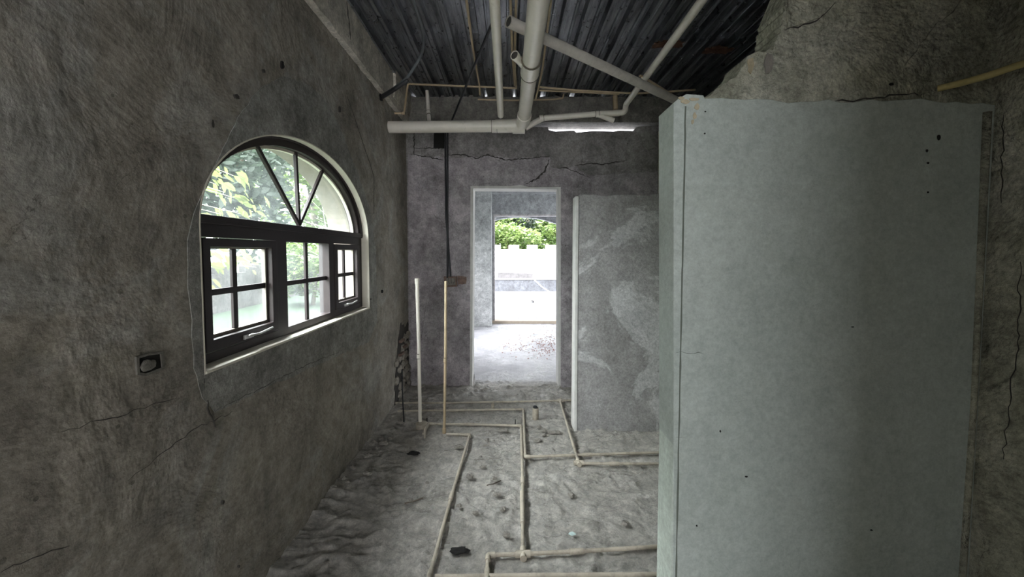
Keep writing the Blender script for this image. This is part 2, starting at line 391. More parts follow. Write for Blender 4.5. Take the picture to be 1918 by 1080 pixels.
# holes, knocks and the chased-out switch recess in the left wall
def blot(bm, c, ry, rz, ax, v0, v1, seed, n=12):
    rnd = random.Random(seed); prism(bm, [[(c[0]+ry*math.cos(2*math.pi*k/n)*rnd.uniform(.7, 1.15), c[1]+rz*math.sin(2*math.pi*k/n)*rnd.uniform(.7, 1.15)) for k in range(n)]], ax, v0, v1)
for i, (px, py, ry, rz) in enumerate([(715, 545, .018, .014), (441, 181, .014, .010), (527, 122, .012, .022), (492, 133, .008, .008), (635, 205, .012, .020), (693, 560, .01, .006), (398, 232, .006, .016), (415, 940, .006, .008), (445, 1060, .004, .006)]):
    bm = bmesh.new(); blot(bm, wp(px, py), ry, rz, 'x', XL-.002, XL+.0085 if 400 < px < 720 else XL+.003, i); obj('hole', bm, M['void' if i in (0, 2) else 'fissure'], wl)
for i, pts in enumerate([[(0, 1072), (60, 1045), (132, 1021)], [(383, 700), (384, 735), (392, 775), (402, 800)], [(402, 770), (470, 735), (560, 690), (640, 655)], [(650, 180), (700, 330), (700, 400)], [(100, 810), (210, 782), (330, 745)], [(700, 120), (640, 90), (600, 20)], [(240, 900), (300, 850), (370, 800), (440, 770)], [(650, 60), (652, 78)]]):
    bm = bmesh.new(); ribbon(bm, [wp(*p) for p in pts], .0045 if i in (1, 7) else .0025, XL+(.001 if i in (0, 4, 5, 6) else .004), 'x', XL-.002, i); obj('crack', bm, M['fissure'], wl)

# switch recess cut back by hand
rc = [(252, 668), (275, 661), (303, 658), (306, 690), (270, 704), (254, 702)]
sw = empty('switch_recess', (XL, P(278, 680, 'x', XL).y, P(278, 700, 'x', XL).z), 'rough dark switch box recess left of the arched window', 'wall recess')
bm = bmesh.new(); o1 = [wp(*p) for p in rc]; cy_, cz_ = sum(p[0] for p in o1)/6, sum(p[1] for p in o1)/6
prism(bm, [o1, [(cy_+(p[0]-cy_)*.80, cz_+(p[1]-cz_)*.78) for p in o1]], 'x', XL-.001, XL+.006); obj('broken_rim', bm, M['mud'], sw)
bm = bmesh.new(); prism(bm, [[(cy_+(p[0]-cy_)*.9, cz_+(p[1]-cz_)*.9) for p in o1]], 'x', XL-.001, XL+.002); obj('recess_shade_plate', bm, M['void'], sw)  # flat dark plate, painted as the shaded depth of the recess
bm = bmesh.new(); bmesh.ops.create_icosphere(bm, subdivisions=2, radius=.022)
for v in bm.verts: v.co = Vector((v.co.x*.4, v.co.y*1.1, v.co.z*.8))*(1+.4*noise.noise(v.co*60))+Vector((XL+.006, cy_-.008, cz_-.003))
obj('mortar_plug', bm, M['mud'], sw)

# beam over the left wall and the concrete spandrel above
bm = bmesh.new()
prism(bm, [jag([(YB, BEAM_Z), (YF+.2, BEAM_Z)], .008, .06, 5)+[(YF+.2, 3.34), (YB, 3.34)]], 'x', -1.42, -1.075)
o = struct('trim_1', bm, M['beam']); o['label'] = 'pale formed concrete beam running along the top of the left wall'
bm = bmesh.new(); ribbon(bm, [(P(650, 40, 'x', -1.075).y, 3.15), (P(650, 40, 'x', -1.075).y+.05, 2.93)], .012, -1.072, 'x', -1.08, 3); obj('crack', bm, M['fissure'], o)

# far wall with its doorway; a ragged gap of daylight is left under the beam
DX0, DX1, DZ = -.44, .56, 2.21
fx = lambda px, py: (P(px, py, 'y', YF).x, P(px, py, 'y', YF).z)
gap = [fx(1028, 243), fx(1040, 246), fx(1075, 244), fx(1080, 248), fx(1110, 245), fx(1150, 246), fx(1160, 244), fx(1186, 245), fx(1190, 241)]
topL = [(XR+.12, BEAM_Z+.01), fx(1192, 238)]+gap[::-1]+[fx(1026, 238), (XL, BEAM_Z+.01)]
bm = bmesh.new(); prism(bm, [[(XL, -.05), (DX0, -.05), (DX0+.018, DZ), (DX1-.012, DZ), (DX1, -.05), (XR+.12, -.05)]+topL], 'y', YF, YF+.2)
wf = struct('wall_far', bm, M['wall_far_up']); wf['label'] = 'dark cracked rendered wall around the open doorway'
# second coat of render stopping in a broken line above the door
top = [fx(765, 290), fx(800, 293), fx(860, 296), fx(905, 293), fx(960, 296), fx(1030, 294), fx(1031, 312), fx(1050, 318), fx(1075, 310), fx(1100, 330), fx(1150, 325), fx(1225, 322), (XR+.1, 2.42)]
top = jag(top, .010, .03, 11)
bm = bmesh.new(); prism(bm, [top[::-1]+[(XL, 0), (DX0, 0), (DX0+.018, DZ), (DX1-.012, DZ), (DX1, 0), (XR+.1, 0)]], 'y', YF-.010, YF); obj('plaster_coat', bm, M['wall_far'], wf)
# pale edge strip around the opening; light on the reveals is in its colour
bm = bmesh.new()
prism(bm, [[(DX0-.004, 0), (DX0+.014, DZ+.004), (fx(958, 0)[0], DZ+.004), (fx(975, 0)[0], DZ+.018), (fx(990, 0)[0], DZ-.004), (DX1-.008, DZ-.004), (DX1+.004, 0), (DX1-.022, 0), (DX1-.034, DZ-.024), (DX0+.044, DZ-.020), (DX0+.022, 0)]], 'y', YF-.012, YF+.2)
obj('door_edge', bm, M['pale_edge'], wf)
for i, (pts, wd) in enumerate([([(984, 345), (1005, 335), (1020, 322), (1029, 298)], .020), ([(838, 290), (870, 290), (893, 297), (912, 290), (950, 300), (990, 297), (1030, 292)], .012),
        ([(1042, 315), (1060, 314), (1085, 325), (1105, 333)], .010), ([(1075, 310), (1105, 306), (1130, 308), (1175, 300)], .010), ([(776, 228), (776, 278), (776, 296)], .010), ([(776, 277), (832, 278)], .008), ([(775, 290), (800, 294), (832, 300)], .012), ([(780, 700), (800, 560)], .003)]):
    bm = bmesh.new(); ribbon(bm, [fx(*p) for p in pts], wd, YF-.0125, 'y', YF, 40+i); obj('crack', bm, M['fissure'], wf)
bm = bmesh.new(); prism(bm, [[fx(813, 246), fx(834, 246), fx(834, 278), fx(812, 277)]], 'y', YF-.004, YF); obj('chased_slot', bm, M['void'], wf)
bm = bmesh.new()
rnd = random.Random(4)
prism(bm, [jag([fx(1198, 252), fx(1208, 246), fx(1222, 256), fx(1225, 278), fx(1214, 281), fx(1203, 272), fx(1198, 252)], .005, .02, 3)[:-1]], 'y', YF-.03, YF); obj('loose_render', bm, M['patch'], wf)

# concrete beam on the far wall
bm = bmesh.new()
prism(bm, [[(XL, BEAM_Z+.012)]+jag([(XL+.02, BEAM_Z+.012), (XR+1.9, BEAM_Z+.012)], .003, .08, 8)[1:]+[(XR+1.9, 3.15)]+jag([(XR+1.88, 3.15), (XL, 3.15)], .006, .06, 9)[1:]], 'y', YF-.05, YF+.2)
o = struct('trim_2', bm, M['beam_dark']); o['label'] = 'dark grey concrete beam across the top of the far wall'
# mortar packed into the deck ribs along the beam
rnd = random.Random(12)
px_open = [779, 895, 913, 948, 963, 1013, 1066, 1103, 1112, 1207, 1226]
bm = bmesh.new(); x = XL
while x < 3.4:
    pxx = CX+F_PX*x/YF
    if not any(abs(pxx-q) < 5 for q in px_open): box(bm, (x-.001, YF+.02, 3.13), (x+.017, YF+.1, 3.145+rnd.uniform(.045, .06)))
    else: box(bm, (x-.001, YF+.02, 3.13), (x+.017, YF+.1, 3.145+rnd.uniform(.0, .02)))
    x += .016
obj('mortar_packing', bm, M['beam_dark'], o)
# stub of column and beam end in the far left corner
bm = bmesh.new(); prism(bm, [jag([(XL-.2, 3.19), (XL-.2, 2.92), (-1.07, 2.93), (-1.055, 3.0), (-1.05, 3.19)], .006, .04, 2)], 'y', 3.62, YF-.05)
o = struct('trim_3', bm, M['beam']); o['label'] = 'broken beam end in the far left corner under the deck'

# roof deck: pressed metal sheet, ribs running away from the camera
def deck_profile(x0, x1):
    pts = []; x = x0; p = .1525
    base = [(0, 0), (.020, 0), (.021, -.007), (.025, -.007), (.026, 0), (.056, 0), (.060, .015), (.072, .015), (.076, 0), (.090, 0), (.092, -.009), (.097, -.009), (.101, .046), (.140, .046), (.1525, 0)]
    while x < x1:
        for a, b in base[:-1]: pts.append((x+a, DECK_Z-.052+b))
        x += p
    return pts
bm = bmesh.new(); pr = deck_profile(-1.15, 3.5)
def sheet(bm, y0, y1, dz):
    A = [[bm.verts.new((x, y, z+dz+q)) for x, z in pr] for y, q in ((y0, 0), (y1, 0))]
    for i in range(len(pr)-1): bm.faces.new((A[0][i], A[0][i+1], A[1][i+1], A[1][i]))
sheet(bm, 3.05, 4.36, 0.0); sheet(bm, -3.0, 3.12, .008)
dk = struct('ceiling', bm, M['deck'], base=(0, 0, DECK_Z-.06)); so = dk.modifiers.new('sheet_gauge', 'SOLIDIFY'); so.thickness = .0012; so.offset = 0; dk['label'] = 'dark ribbed galvanised metal roof deck'

# right wall: full height beside the camera, broken off lower beyond the partition
bm = bmesh.new()
prism(bm, [[(YB, -.1), (YF+.2, -.1)]+jag([(YF+.2, 2.80), (3.4, 2.72), (2.6, 2.62), (YS+.16, 2.6)], .02, .06, 6)+[(YS+.15, 3.14), (YB, 3.14)]], 'x', XR, XR+.14)
o = struct('wall_right', bm, M['upper']); o['label'] = 'olive grey rendered side wall at the right edge'
bm = bmesh.new()
rp = lambda px, py: (P(px, py, 'x', XR).y, P(px, py, 'x', XR).z)
for i, pts in enumerate([[(1912, 490), (1906, 640), (1898, 700), (1880, 860)], [(1880, 215), (1876, 380)]]):
    bm = bmesh.new(); ribbon(bm, [rp(*p) for p in pts], .0022, XR-.002, 'x', XR+.001, 60+i); obj('crack', bm, M['fissure'], o)
# rounded bead of render in the inside corner
bm = bmesh.new(); tube(bm, [(XR-.03, YS-.002, 0), (XR-.02, YS-.002, 1.0), (XR-.03, YS-.002, 1.96)], [.012, .009, .012], 8); obj('corner_bead', bm, M['upper'], o, smooth=True)
# the dark space past the broken wall
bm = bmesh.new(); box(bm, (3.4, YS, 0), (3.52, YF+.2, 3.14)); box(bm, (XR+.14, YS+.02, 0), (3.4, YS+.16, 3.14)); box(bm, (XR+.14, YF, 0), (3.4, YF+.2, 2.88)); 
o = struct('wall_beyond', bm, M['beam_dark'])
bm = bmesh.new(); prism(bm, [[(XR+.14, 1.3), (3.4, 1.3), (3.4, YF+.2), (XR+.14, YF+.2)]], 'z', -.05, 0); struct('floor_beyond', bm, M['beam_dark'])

# near partition, pale green
sx = lambda px, py: (P(px, py, 'y', YS).x, P(px, py, 'y', YS).z)
tp = jag([(XR, 1.985), sx(1700, 186), sx(1500, 190), sx(1320, 184)], .006, .04, 21)+[sx(1318, 178), sx(1285, 176), sx(1272, 184), sx(1262, 192)]
bm = bmesh.new(); prism(bm, [[(.578, 0), (XR, 0)]+tp], 'y', YS, YS+.13)
o = struct('wall_right_partition', bm, M['slab'], bevel=.004); o['label'] = 'pale green rendered partition panel filling the right of the view'
for i, pts in enumerate([[(1266, 660), (1300, 662), (1320, 663)], [(1267, 818), (1285, 820)]]):
    bm = bmesh.new(); ribbon(bm, [sx(*p) for p in pts], .0015, YS-.0008, 'y', YS+.001, 70+i); obj('crack', bm, M['fissure'], o)
for i, (px, py, r1, r2) in enumerate([(1320, 250, .003, .003), (1321, 209, .003, .003), (1597, 612, .006, .002), (1349, 807, .003, .005), (1632, 992, .005, .003), (1398, 892, .006, .003), (1736, 282, .004, .006), (1738, 305, .005, .004), (1758, 258, .007, .01), (1738, 360, .004, .004), (1305, 984, .003, .004)]):
    bm = bmesh.new(); blot(bm, sx(px, py), r1, r2, 'y', YS-.001, YS+.001, 80+i, 8); obj('pit', bm, M['void'], o)
for i, (px, py, r1, r2) in enumerate([(1283, 190, .016, .008), (1300, 186, .018, .006), (1305, 200, .009, .012), (1301, 217, .006, .012), (1297, 228, .005, .008), (1276, 184, .01, .006)]):
    bm = bmesh.new(); blot(bm, sx(px, py), r1, r2, 'y', YS-.0015-.0002*i, YS+.001, 140+i, 9); obj('mortar_smear', bm, M['ochre'], o)
# hairline dark groove, and proud edge strip coloured lighter for window light
bm = bmesh.new(); prism(bm, [[(YS+.002, 0), (YS+.128, 0), (YS+.128, 1.955), (YS+.10, 1.965), (YS+.03, 1.985), (YS+.002, 1.99)]], 'x', .562, .577); obj('edge_strip', bm, M['slab_edge_lit'], o, bevel=.002)
bm = bmesh.new(); prism(bm, [jag([(.5765, 0), (.5765, 1.98)], .0008, .05, 71)+jag([(.5815, 1.98), (.5815, 0)], .0012, .05, 72)], 'y', YS-.0012, YS+.001); obj('edge_groove', bm, M['groove'], o)
ecr = lambda y, z: (y, z)
for i, (a, b) in enumerate([((YS+.06, 1.86), (YS+.04, 1.80)), ((YS+.015, 1.73), (YS+.01, 1.62)), ((YS+.09, 1.93), (YS+.085, 1.84)), ((YS+.05, 1.60), (YS+.045, 1.57))]):
    bm = bmesh.new(); ribbon(bm, [a, b], .006, .559, 'x', .562, 90+i); obj('crack', bm, M['fissure'], o)

# broken masonry above it
ue = [(1272, 184), (1320, 181), (1335, 175), (1345, 162), (1365, 152), (1372, 145), (1385, 138), (1392, 124), (1402, 112), (1405, 101), (1416, 96), (1424, 92), (1437, 94), (1444, 88), (1453, 90), (1455, 82), (1462, 62), (1469, 54), (1471, 30), (1477, 0)]
up = [sx(*p) for p in ue]; up = jag(up, .004, .012, 31)+[(1.02, 2.6), (1.04, 2.9), (1.10, 3.14), (XR, 3.14), (XR, 1.97)]
bm = bmesh.new(); prism(bm, [up], 'y', YS+.012, YS+.15)
o = struct('wall_right_upper', bm, M['upper'], bevel=.003); o['label'] = 'broken olive grey masonry above the green partition'
for i, pts in enumerate([[(1474, 53), (1500, 48), (1535, 35), (1560, 12), (1570, 0)], [(1560, 190), (1650, 180), (1740, 172)], [(1885, 105), (1918, 80)]]):
    bm = bmesh.new(); ribbon(bm, [sx(*p) for p in pts], .005, YS+.009, 'y', YS+.014, 110+i); obj('crack', bm, M['fissure'], o)
bm = bmesh.new(); blot(bm, sx(1443, 118), .016, .038, 'y', YS+.008, YS+.014, 5, 14); obj('broken_pocket', bm, M['lump'], o)
for i, (px, py, r1, r2) in enumerate([(1738, 99, .004, .003), (1750, 108, .005, .004), (1766, 101, .004, .003), (1676, 155, .008, .006)]):
    bm = bmesh.new(); blot(bm, sx(px, py), r1, r2, 'y', YS+.009, YS+.014, 120+i, 8); obj('pit', bm, M['void'], o)
bm = bmesh.new(); prism(bm, [jag([sx(1404, 108), sx(1414, 106), sx(1416, 120), sx(1410, 136), sx(1405, 130), sx(1404, 108)], .002, .01, 4)[:-1]], 'y', YS+.008, YS+.014); obj('mortar_smear', bm, M['ochre'], o)
# plaster skin slabs over the masonry
for i, pts in enumerate([[(1478, 50), (1500, 44), (1540, 30), (1560, 0), (1478, -30)], [(1745, 60), (1760, 40), (1790, 20), (1810, -10), (1918, -60), (1918, 60), (1880, 100), (1800, 140), (1720, 150), (1700, 120)]]):
    q = [sx(*p) for p in pts]; bm = bmesh.new(); prism(bm, [jag(q+[q[0]], .004, .02, 130+i)[:-1]], 'y', YS+.006, YS+.014); obj('render_skin', bm, M['upper'], o, bevel=.002)

# second, farther partition
Y2 = 3.155
tx = lambda px, py: (P(px, py, 'y', Y2).x, P(px, py, 'y', Y2).z)
bm = bmesh.new(); prism(bm, [[(.562, 0), (XR, 0), (XR, 1.97)]+jag([(XR, 1.965), (.565, 1.965)], .010, .04, 13)[1:]], 'y', Y2, Y2+.14)
o = struct('wall_rear_partition', bm, M['stall'], bevel=.003); o['label'] = 'stained grey shower partition standing before the far wall'
bm = bmesh.new(); box(bm, (.535, Y2-.004, 0), (.562, Y2+.135, 1.955)); obj('edge_strip', bm, M['pale_edge'], o, bevel=.004)

# back wall behind the camera with a wide opening, plus the next room
bm = bmesh.new(); prism(bm, [[(-1.42, -.1), (-1.08, -.1), (-1.08, 2.4), (.30, 2.4), (.30, -.1), (XR+.14, -.1), (XR+.14, 3.14), (-1.42, 3.14)]], 'y', YB-.15, YB)
o = struct('wall_back', bm, M['wall_left'])
bm = bmesh.new(); box(bm, (.40, YB, 0), (.54, -.28, 3.14)); box(bm, (.4, -.42, 0), (XR, -.28, 3.14)); struct('wall_shade_blocker', bm, M['wall_left'])  # unseen wall added to keep light off the green partition's right side
# far room
YR = 8.05
bm = bmesh.new(); prism(bm, [[(-1.42, -.05), (-.335, -.05), (-.335, 2.275), (1.25, 2.275), (1.25, -.05), (3.15, -.05), (3.15, 2.78), (-1.42, 2.78)]], 'y', YR, YR+.18)
o = struct('wall_far_room', bm, M['mid_room']); o['label'] = 'grey wall of the next room around its terrace doorway'
bm = bmesh.new(); prism(bm, [[(-.345, 0), (-.345, 2.285), (1.26, 2.285), (1.26, 0), (1.235, 0), (1.235, 2.255), (-.318, 2.255), (-.318, 0)]], 'y', YR-.004, YR+.182); obj('door_edge', bm, M['white_wall'], o)
bm = bmesh.new(); box(bm, (-1.42, 7.72, 0), (-.37, YR, 2.78)); o = struct('wall_far_pier', bm, M['pale_room'], bevel=.01); o['label'] = 'pale rendered pier left of the terrace doorway in the next room'
bm = bmesh.new(); box(bm, (-.50, YR-.05, -.02), (1.3, YR+.2, .062)); o = struct('trim_4', bm, M['wood_sill'], bevel=.006); o['label'] = 'dusty brown threshold of the terrace doorway'
bm = bmesh.new(); prism(bm, [[(YF+.2, -.05), (YR+.18, -.05), (YR+.18, 2.78), (YF+.2, 2.78)], [(5.75, 1.0), (6.75, 1.0), (6.75, 2.05), (5.75, 2.05)]], 'x', -1.56, -1.42); struct('wall_far_room_left', bm, M['pale_room'])  # unseen opening added here to brighten the next room
bm = bmesh.new(); prism(bm, [[(YF+.2, -.05), (YR+.18, -.05), (YR+.18, 2.78), (YF+.2, 2.78)], [(4.95, .1), (7.55, .1), (7.55, 2.4), (4.95, 2.4)]], 'x', 3.0, 3.15); struct('wall_far_room_right', bm, M['pale_room'])  # large unseen opening, also added to let more daylight in
bm = bmesh.new(); box(bm, (-1.56, YF+.2, 2.70), (3.15, YR+.18, 2.80)); struct('ceiling_far_room', bm, M['mid_room'])
bm = bmesh.new(); box(bm, (-3, YR+.18, -.12), (9, 15.0, .0))
tr = struct('floor_terrace', bm, M['terrace']); tr['label'] = 'bright pale concrete terrace outside the far doorway'
# arch of the terrace porch
AC, AH, AR = .25, 1.75, 2.6
pts = [(-3, 0), (AC-AH, 0)]; 
for k in range(21):
    a = -1+2*k/20; xx = AC+AH*a; pts.append((xx, 2.37-(AR-math.sqrt(AR*AR-(AH*a)**2))))
pts += [(AC+AH, 0), (4.5, 0), (4.5, 2.8), (-3, 2.8)]
bm = bmesh.new(); prism(bm, [pts], 'y', 9.6, 9.8); o = struct('wall_porch', bm, M['mid_room']); o['label'] = 'porch wall with a shallow arch over the terrace'
bm = bmesh.new(); box(bm, (-3, YR+.18, 2.7), (4.5, 9.8, 2.8)); struct('ceiling_porch', bm, M['mid_room'])
bm = bmesh.new(); box(bm, (-3, 14.75, 0), (9, 14.95, .44)); o = obj('parapet', bm, M['parapet'], bevel=.01); tag(o, 'low grey concrete parapet at the end of the bright terrace', 'parapet', kind='structure')
bm = bmesh.new(); box(bm, (-3, 14.73, .44), (9, 14.97, .475)); obj('coping', bm, M['white_wall'], o)

# ------------------------------------------------------------ arched window
win = empty('window_1', (-1.2, WY, WSILL), 'dark bronze arched window with a fan light above three panes', 'window', kind='structure')
FX0, FX1 = -1.24, -1.172
bm = bmesh.new()
prism(bm, [[(WY-WA+.008, WSILL+.008), (WY+WA-.008, WSILL+.008)]+arch(WA-.008, WB-.008, WS), 
           [(1.455, 1.105), (1.935, 1.105), (1.935, 1.56), (1.455, 1.56)], [(2.02, 1.105), (2.495, 1.105), (2.495, 1.555), (2.02, 1.555)], [(2.565, 1.105), (2.99, 1.105), (2.99, 1.56), (2.565, 1.56)],
           [(WY-.77, 1.645), (WY+.77, 1.645)]+arch(.77, .455, 1.605)[1:-1]], 'x', FX0, FX1)
obj('frame', bm, M['brown_alu'], win, bevel=.003)
bm = bmesh.new()   # stepped inner moulding following the arch
prism(bm, [arch(WA-.008, WB-.008, WS+.02, 40), arch(WA-.036, WB-.034, WS+.02, 40)], 'x', FX1, FX1+.014)
obj('arch_moulding', bm, M['brown_alu'], win, bevel=.003)
bm = bmesh.new(); box(bm, (FX1, WY-WA+.01, 1.61), (FX1+.012, WY+WA-.01, 1.645)); obj('transom_moulding', bm, M['brown_alu'], win, bevel=.003)
bm = bmesh.new(); prism(bm, [arch(.774, .459, 1.605, 40), arch(.755, .440, 1.605, 40)], 'x', -1.226, -1.205); obj('glazing_bead', bm, M['cream'], win)
def pane(y0, y1, z0, z1, par, x=-1.215):
    bm = bmesh.new(); box(bm, (x-.002, y0, z0), (x+.002, y1, z1)); obj('pane', bm, M['glass'], par)
def muntins(y0, y1, z0, z1, par, x=-1.2, zc=None, yc=None, w_=.013):
    yc = yc or (y0+y1)/2; zc = zc or (z0+z1)/2
    bm = bmesh.new(); box(bm, (x-.006, yc-w_, z0), (x+.008, yc+w_, z1)); obj('muntin', bm, M['brown_alu'], par, bevel=.002)
    bm = bmesh.new(); box(bm, (x-.005, y0, zc-w_), (x+.009, y1, zc+w_)); obj('muntin', bm, M['brown_alu'], par, bevel=.002)
pane(2.015, 2.50, 1.10, 1.56, win); muntins(2.02, 2.495, 1.105, 1.555, win, zc=1.333)
for (a, b, z0, z1, yc) in ((1.46, 1.93, 1.11, 1.555, 1.672), (2.57, 2.985, 1.11, 1.555, 2.782)):
    s = empty('casement_sash', (-1.18, (a+b)/2, z0), None, None); s.parent = win; s.location = Vector((-1.18, (a+b)/2, z0))-wloc(win)
    bm = bmesh.new(); g = [(a+.042, z0+.045), (b-.042, z0+.045), (b-.042, z1-.035), (a+.042, z1-.035)]
    prism(bm, [[(a, z0), (b, z0), (b, z1), (a, z1)], g], 'x', -1.205, -1.166); obj('sash_frame', bm, M['brown_alu'], s, bevel=.004)
    bm = bmesh.new(); g2 = [(p[0]+(.008 if i in (0, 3) else -.012), p[1]+(.014 if i < 2 else -.006)) for i, p in enumerate(g)]
    prism(bm, [g, g2], 'x', -1.214, -1.194); obj('glazing_bead', bm, M['bead_dimmed'], s, bevel=.002)
    pane(g2[0][0]-.003, g2[1][0]+.003, g2[0][1]-.003, g2[2][1]+.003, s); muntins(g2[0][0], g2[1][0], g2[0][1], g2[2][1], s, zc=1.338, yc=yc, x=-1.205)
    hy = b-.19 if a < 2 else b-.22
    h = bmesh.new(); tube(h, round_path([(-1.166, hy-.05, z0+.016), (-1.150, hy-.05, z0+.022), (-1.146, hy+.01, z0+.018), (-1.144, hy+.10, z0+.028)], .012), .0055, 8)
    box(h, (-1.168, hy-.075, z0+.008), (-1.158, hy-.015, z0+.026)); obj('handle', h, M['silver'], s, smooth=False, bevel=.001)
# fan light
bm = bmesh.new(); prism(bm, [[(WY-.765, 1.64), (WY+.765, 1.64)]+arch(.765, .45, 1.605)[1:-1]], 'x', -1.217, -1.213); obj('pane', bm, M['glass'], win)
hub = Vector((-1.206, 2.205, 1.655))
for ty, tz in ((1.845, 2.012), (2.185, 2.062), (2.495, 2.022)):
    bm = bmesh.new(); d = Vector((0, ty-hub.y, tz-hub.z)); n_ = Vector((0, -d.z, d.y)).normalized()*.0095; a = hub; b = hub+d
    prism(bm, [[(a.y-n_.y, a.z-n_.z), (a.y+n_.y, a.z+n_.z), (b.y+n_.y, b.z+n_.z), (b.y-n_.y, b.z-n_.z)]], 'x', -1.214, -1.196); obj('fan_bar', bm, M['brown_alu'], win, bevel=.002)

# ------------------------------------------------------------ overhead pipes
def pipe(name, pts, r, m, label, cat='pipe', group=None, rad=.05, joints=(), hollow=False, seg=18, parts=True):
    """a pipe run: the tube itself is the thing, collars and grime rings are its children"""
    pts = [Vector(p) for p in pts]
    path = round_path(pts, rad) if len(pts) > 2 else pts
    bm = bmesh.new(); tube(bm, path, r, seg, hollow=hollow)
    o = obj(name, bm, m, smooth=True, auto=40); tag(o, label, cat, group)
    for (a, b, k) in joints:       # collar from a to b, radius k*r
        bm = bmesh.new(); a = Vector(a); b = Vector(b); d = (b-a).normalized()
        tube(bm, [a, a+d*.002, b-d*.002, b], [r*k*.97, r*k, r*k, r*k*.97], seg); obj('coupling', bm, m, o, smooth=True, auto=40)
        for e, s in ((a, -1), (b, 1)):
            bm = bmesh.new(); tube(bm, [e-d*.001*s, e+d*.0025*s], r*(k+.035)+.0005, seg); obj('joint_line', bm, M['pvc_joint'], o, smooth=True, auto=40)
    return o
def bore_shade(par, p, t, r):
    p = Vector(p); t = Vector(t).normalized(); bm = bmesh.new(); tube(bm, [p+t*.006, p+t*.008], r*.84, 18); obj('bore_shade', bm, M['fissure'], par)  # dark disc painted as the unlit inside of the pipe
def at(px, py, h): return P(px, py, 'z', h)
HS = 2.70
a = at(1012, -60, HS); b = P(984, 222, 'z', HS); ax_x = .135
d0, d1 = Vector((.142, 1.3, HS)), Vector((.128, 3.50, HS))
tee = lambda y: d0.lerp(d1, (y-1.3)/2.2)
o = pipe('soil_pipe', [d0-Vector((0, 4.2, 0)), d0, d1, d1+Vector((0, .10, -.01))], .055, M['pvc'], 'thick white soil pipe running under the deck away from the camera', joints=[(tee(P(991, 137, 'z', HS).y), tee(P(992, 112, 'z', HS).y), 1.15)], group=None)
p0 = tee(P(988, 127, 'z', HS).y)+Vector((-.03, 0, 0)); p1 = P(966, 106, 'z', HS+.01)
bm = bmesh.new(); tube(bm, [p0, p1], [.024, .024], 16, hollow=False); obj('side_branch', bm, M['pvc'], o, smooth=True, auto=40)
bm = bmesh.new(); tube(bm, [p1-(p1-p0).normalized()*.012, p1+(p1-p0).normalized()*.02], .028, 18, hollow=True); obj('branch_socket', bm, M['pvc'], o, smooth=True, auto=40); bore_shade(o, p1+(p1-p0).normalized()*.02, p0-p1, .028)
# cross pipe into the left wall
YC = 3.62
c = lambda px, py: P(px, py, 'y', YC)
hp = c(980, 236)
o = pipe('cross_drain_pipe', [(XL-.1, YC, c(745, 238).z), (c(745, 238).x, YC, c(745, 238).z), (c(950, 236).x, YC, c(950, 236).z)], .053, M['pvc'], 'thick horizontal white drain pipe entering the left wall below the deck', joints=[(c(921, 237), c(931, 237), 1.06)])
bm = bmesh.new(); tube(bm, round_path([c(928, 236.5), c(955, 236), Vector((.105, YC-.01, c(0, 235).z)), Vector((.125, YC-.12, HS-.002))], .10), .060, 18); obj('sweep_fitting', bm, M['pvc'], o, smooth=True, auto=40)
bm = bmesh.new(); tube(bm, [Vector((.127, 3.42, HS)), Vector((.128, 3.47, HS-.001)), Vector((.126, 3.53, HS-.004))], [.063, .064, .060], 18); obj('socket', bm, M['pvc'], o, smooth=True, auto=40)
bm = bmesh.new(); tube(bm, [c(960, 240), c(983, 240)], [.05, .05], 18); obj('clean_out', bm, M['pvc'], o, smooth=True, auto=40)
# vent pipe ending with a dome just short of the cross pipe
H2 = 2.66
e0, e1 = at(924, -40, H2), P(938, 208, 'y', 3.4); e1 = Vector((-.078, 3.30, H2+.005))
bm = bmesh.new(); tube(bm, [Vector((-.066, -2.9, H2)), Vector((-.068, 1.3, H2)), e1, e1+Vector((0, .035, 0)), e1+Vector((0, .052, -.001)), e1+Vector((0, .06, -.001))], [.026]*4+[.019, .008], 18)
o = obj('vent_pipe', bm, M['pvc'], smooth=True, auto=40); tag(o, 'slim white pipe left of the thick soil pipe, ending in a capped tip', 'pipe')
# diagonal pipe with an open end
H3 = 2.80
g0, g1 = P(952, 40, 'z', H3), P(1262, 186, 'z', H3); g1 = g1+(g1-g0)*.12
o = pipe('diagonal_pipe', [g0, g1], .032, M['pvc_dull'], 'white pipe crossing diagonally with an open sawn end', hollow=True); bore_shade(o, g0, g1-g0, .032)
# rising pipe at right with its elbow and link to the cross pipe
H4 = 2.885
k0, k1 = P(1316, 0, 'z', H4), P(1190, 172, 'z', H4)
k0 = k0+(k0-k1)*.4
q = lambda px, py, y=3.62: P(px, py, 'y', y)
kz = q(1170, 212)
o = pipe('branch_drain_pipe', [k0, P(1172, 196, 'z', 2.87), kz+Vector((0, -.02, 0)), q(1122, 213), q(1018, 221), q(1004, 228), q(984, 240)], .0255, M['pvc'], 'white branch pipe dropping through an elbow and turning left to the drain', rad=.07, joints=[(q(1115, 214), q(1122, 213.4), 1.12), (q(1010, 222), q(1018, 221), 1.12)])
bm = bmesh.new(); tube(bm, [q(1122, 215), q(1150, 226)], [.024, .024], 14); obj('side_branch', bm, M['pvc'], o, smooth=True, auto=40)
bm = bmesh.new(); tube(bm, [q(1088+40, 213.3), q(1160, 211.5)], [.028, .028], 14); obj('wye_fitting', bm, M['pvc'], o, smooth=True, auto=40)
pipe('short_drop_pipe', [q(800, 170, 3.7), q(802, 205, 3.7), q(804, 228, 3.66)], .017, M['pvc_dull'], 'short upright stub of grey pipe above the left end of the cross pipe', joints=[(q(802, 208, 3.69), q(803, 214, 3.68), 1.15)])
pipe('drop_pipe', [q(1152, 176, 4.135), q(1153, 205, 4.135)], .026, M['cpvc'], 'short tan upright pipe behind the branch elbow')
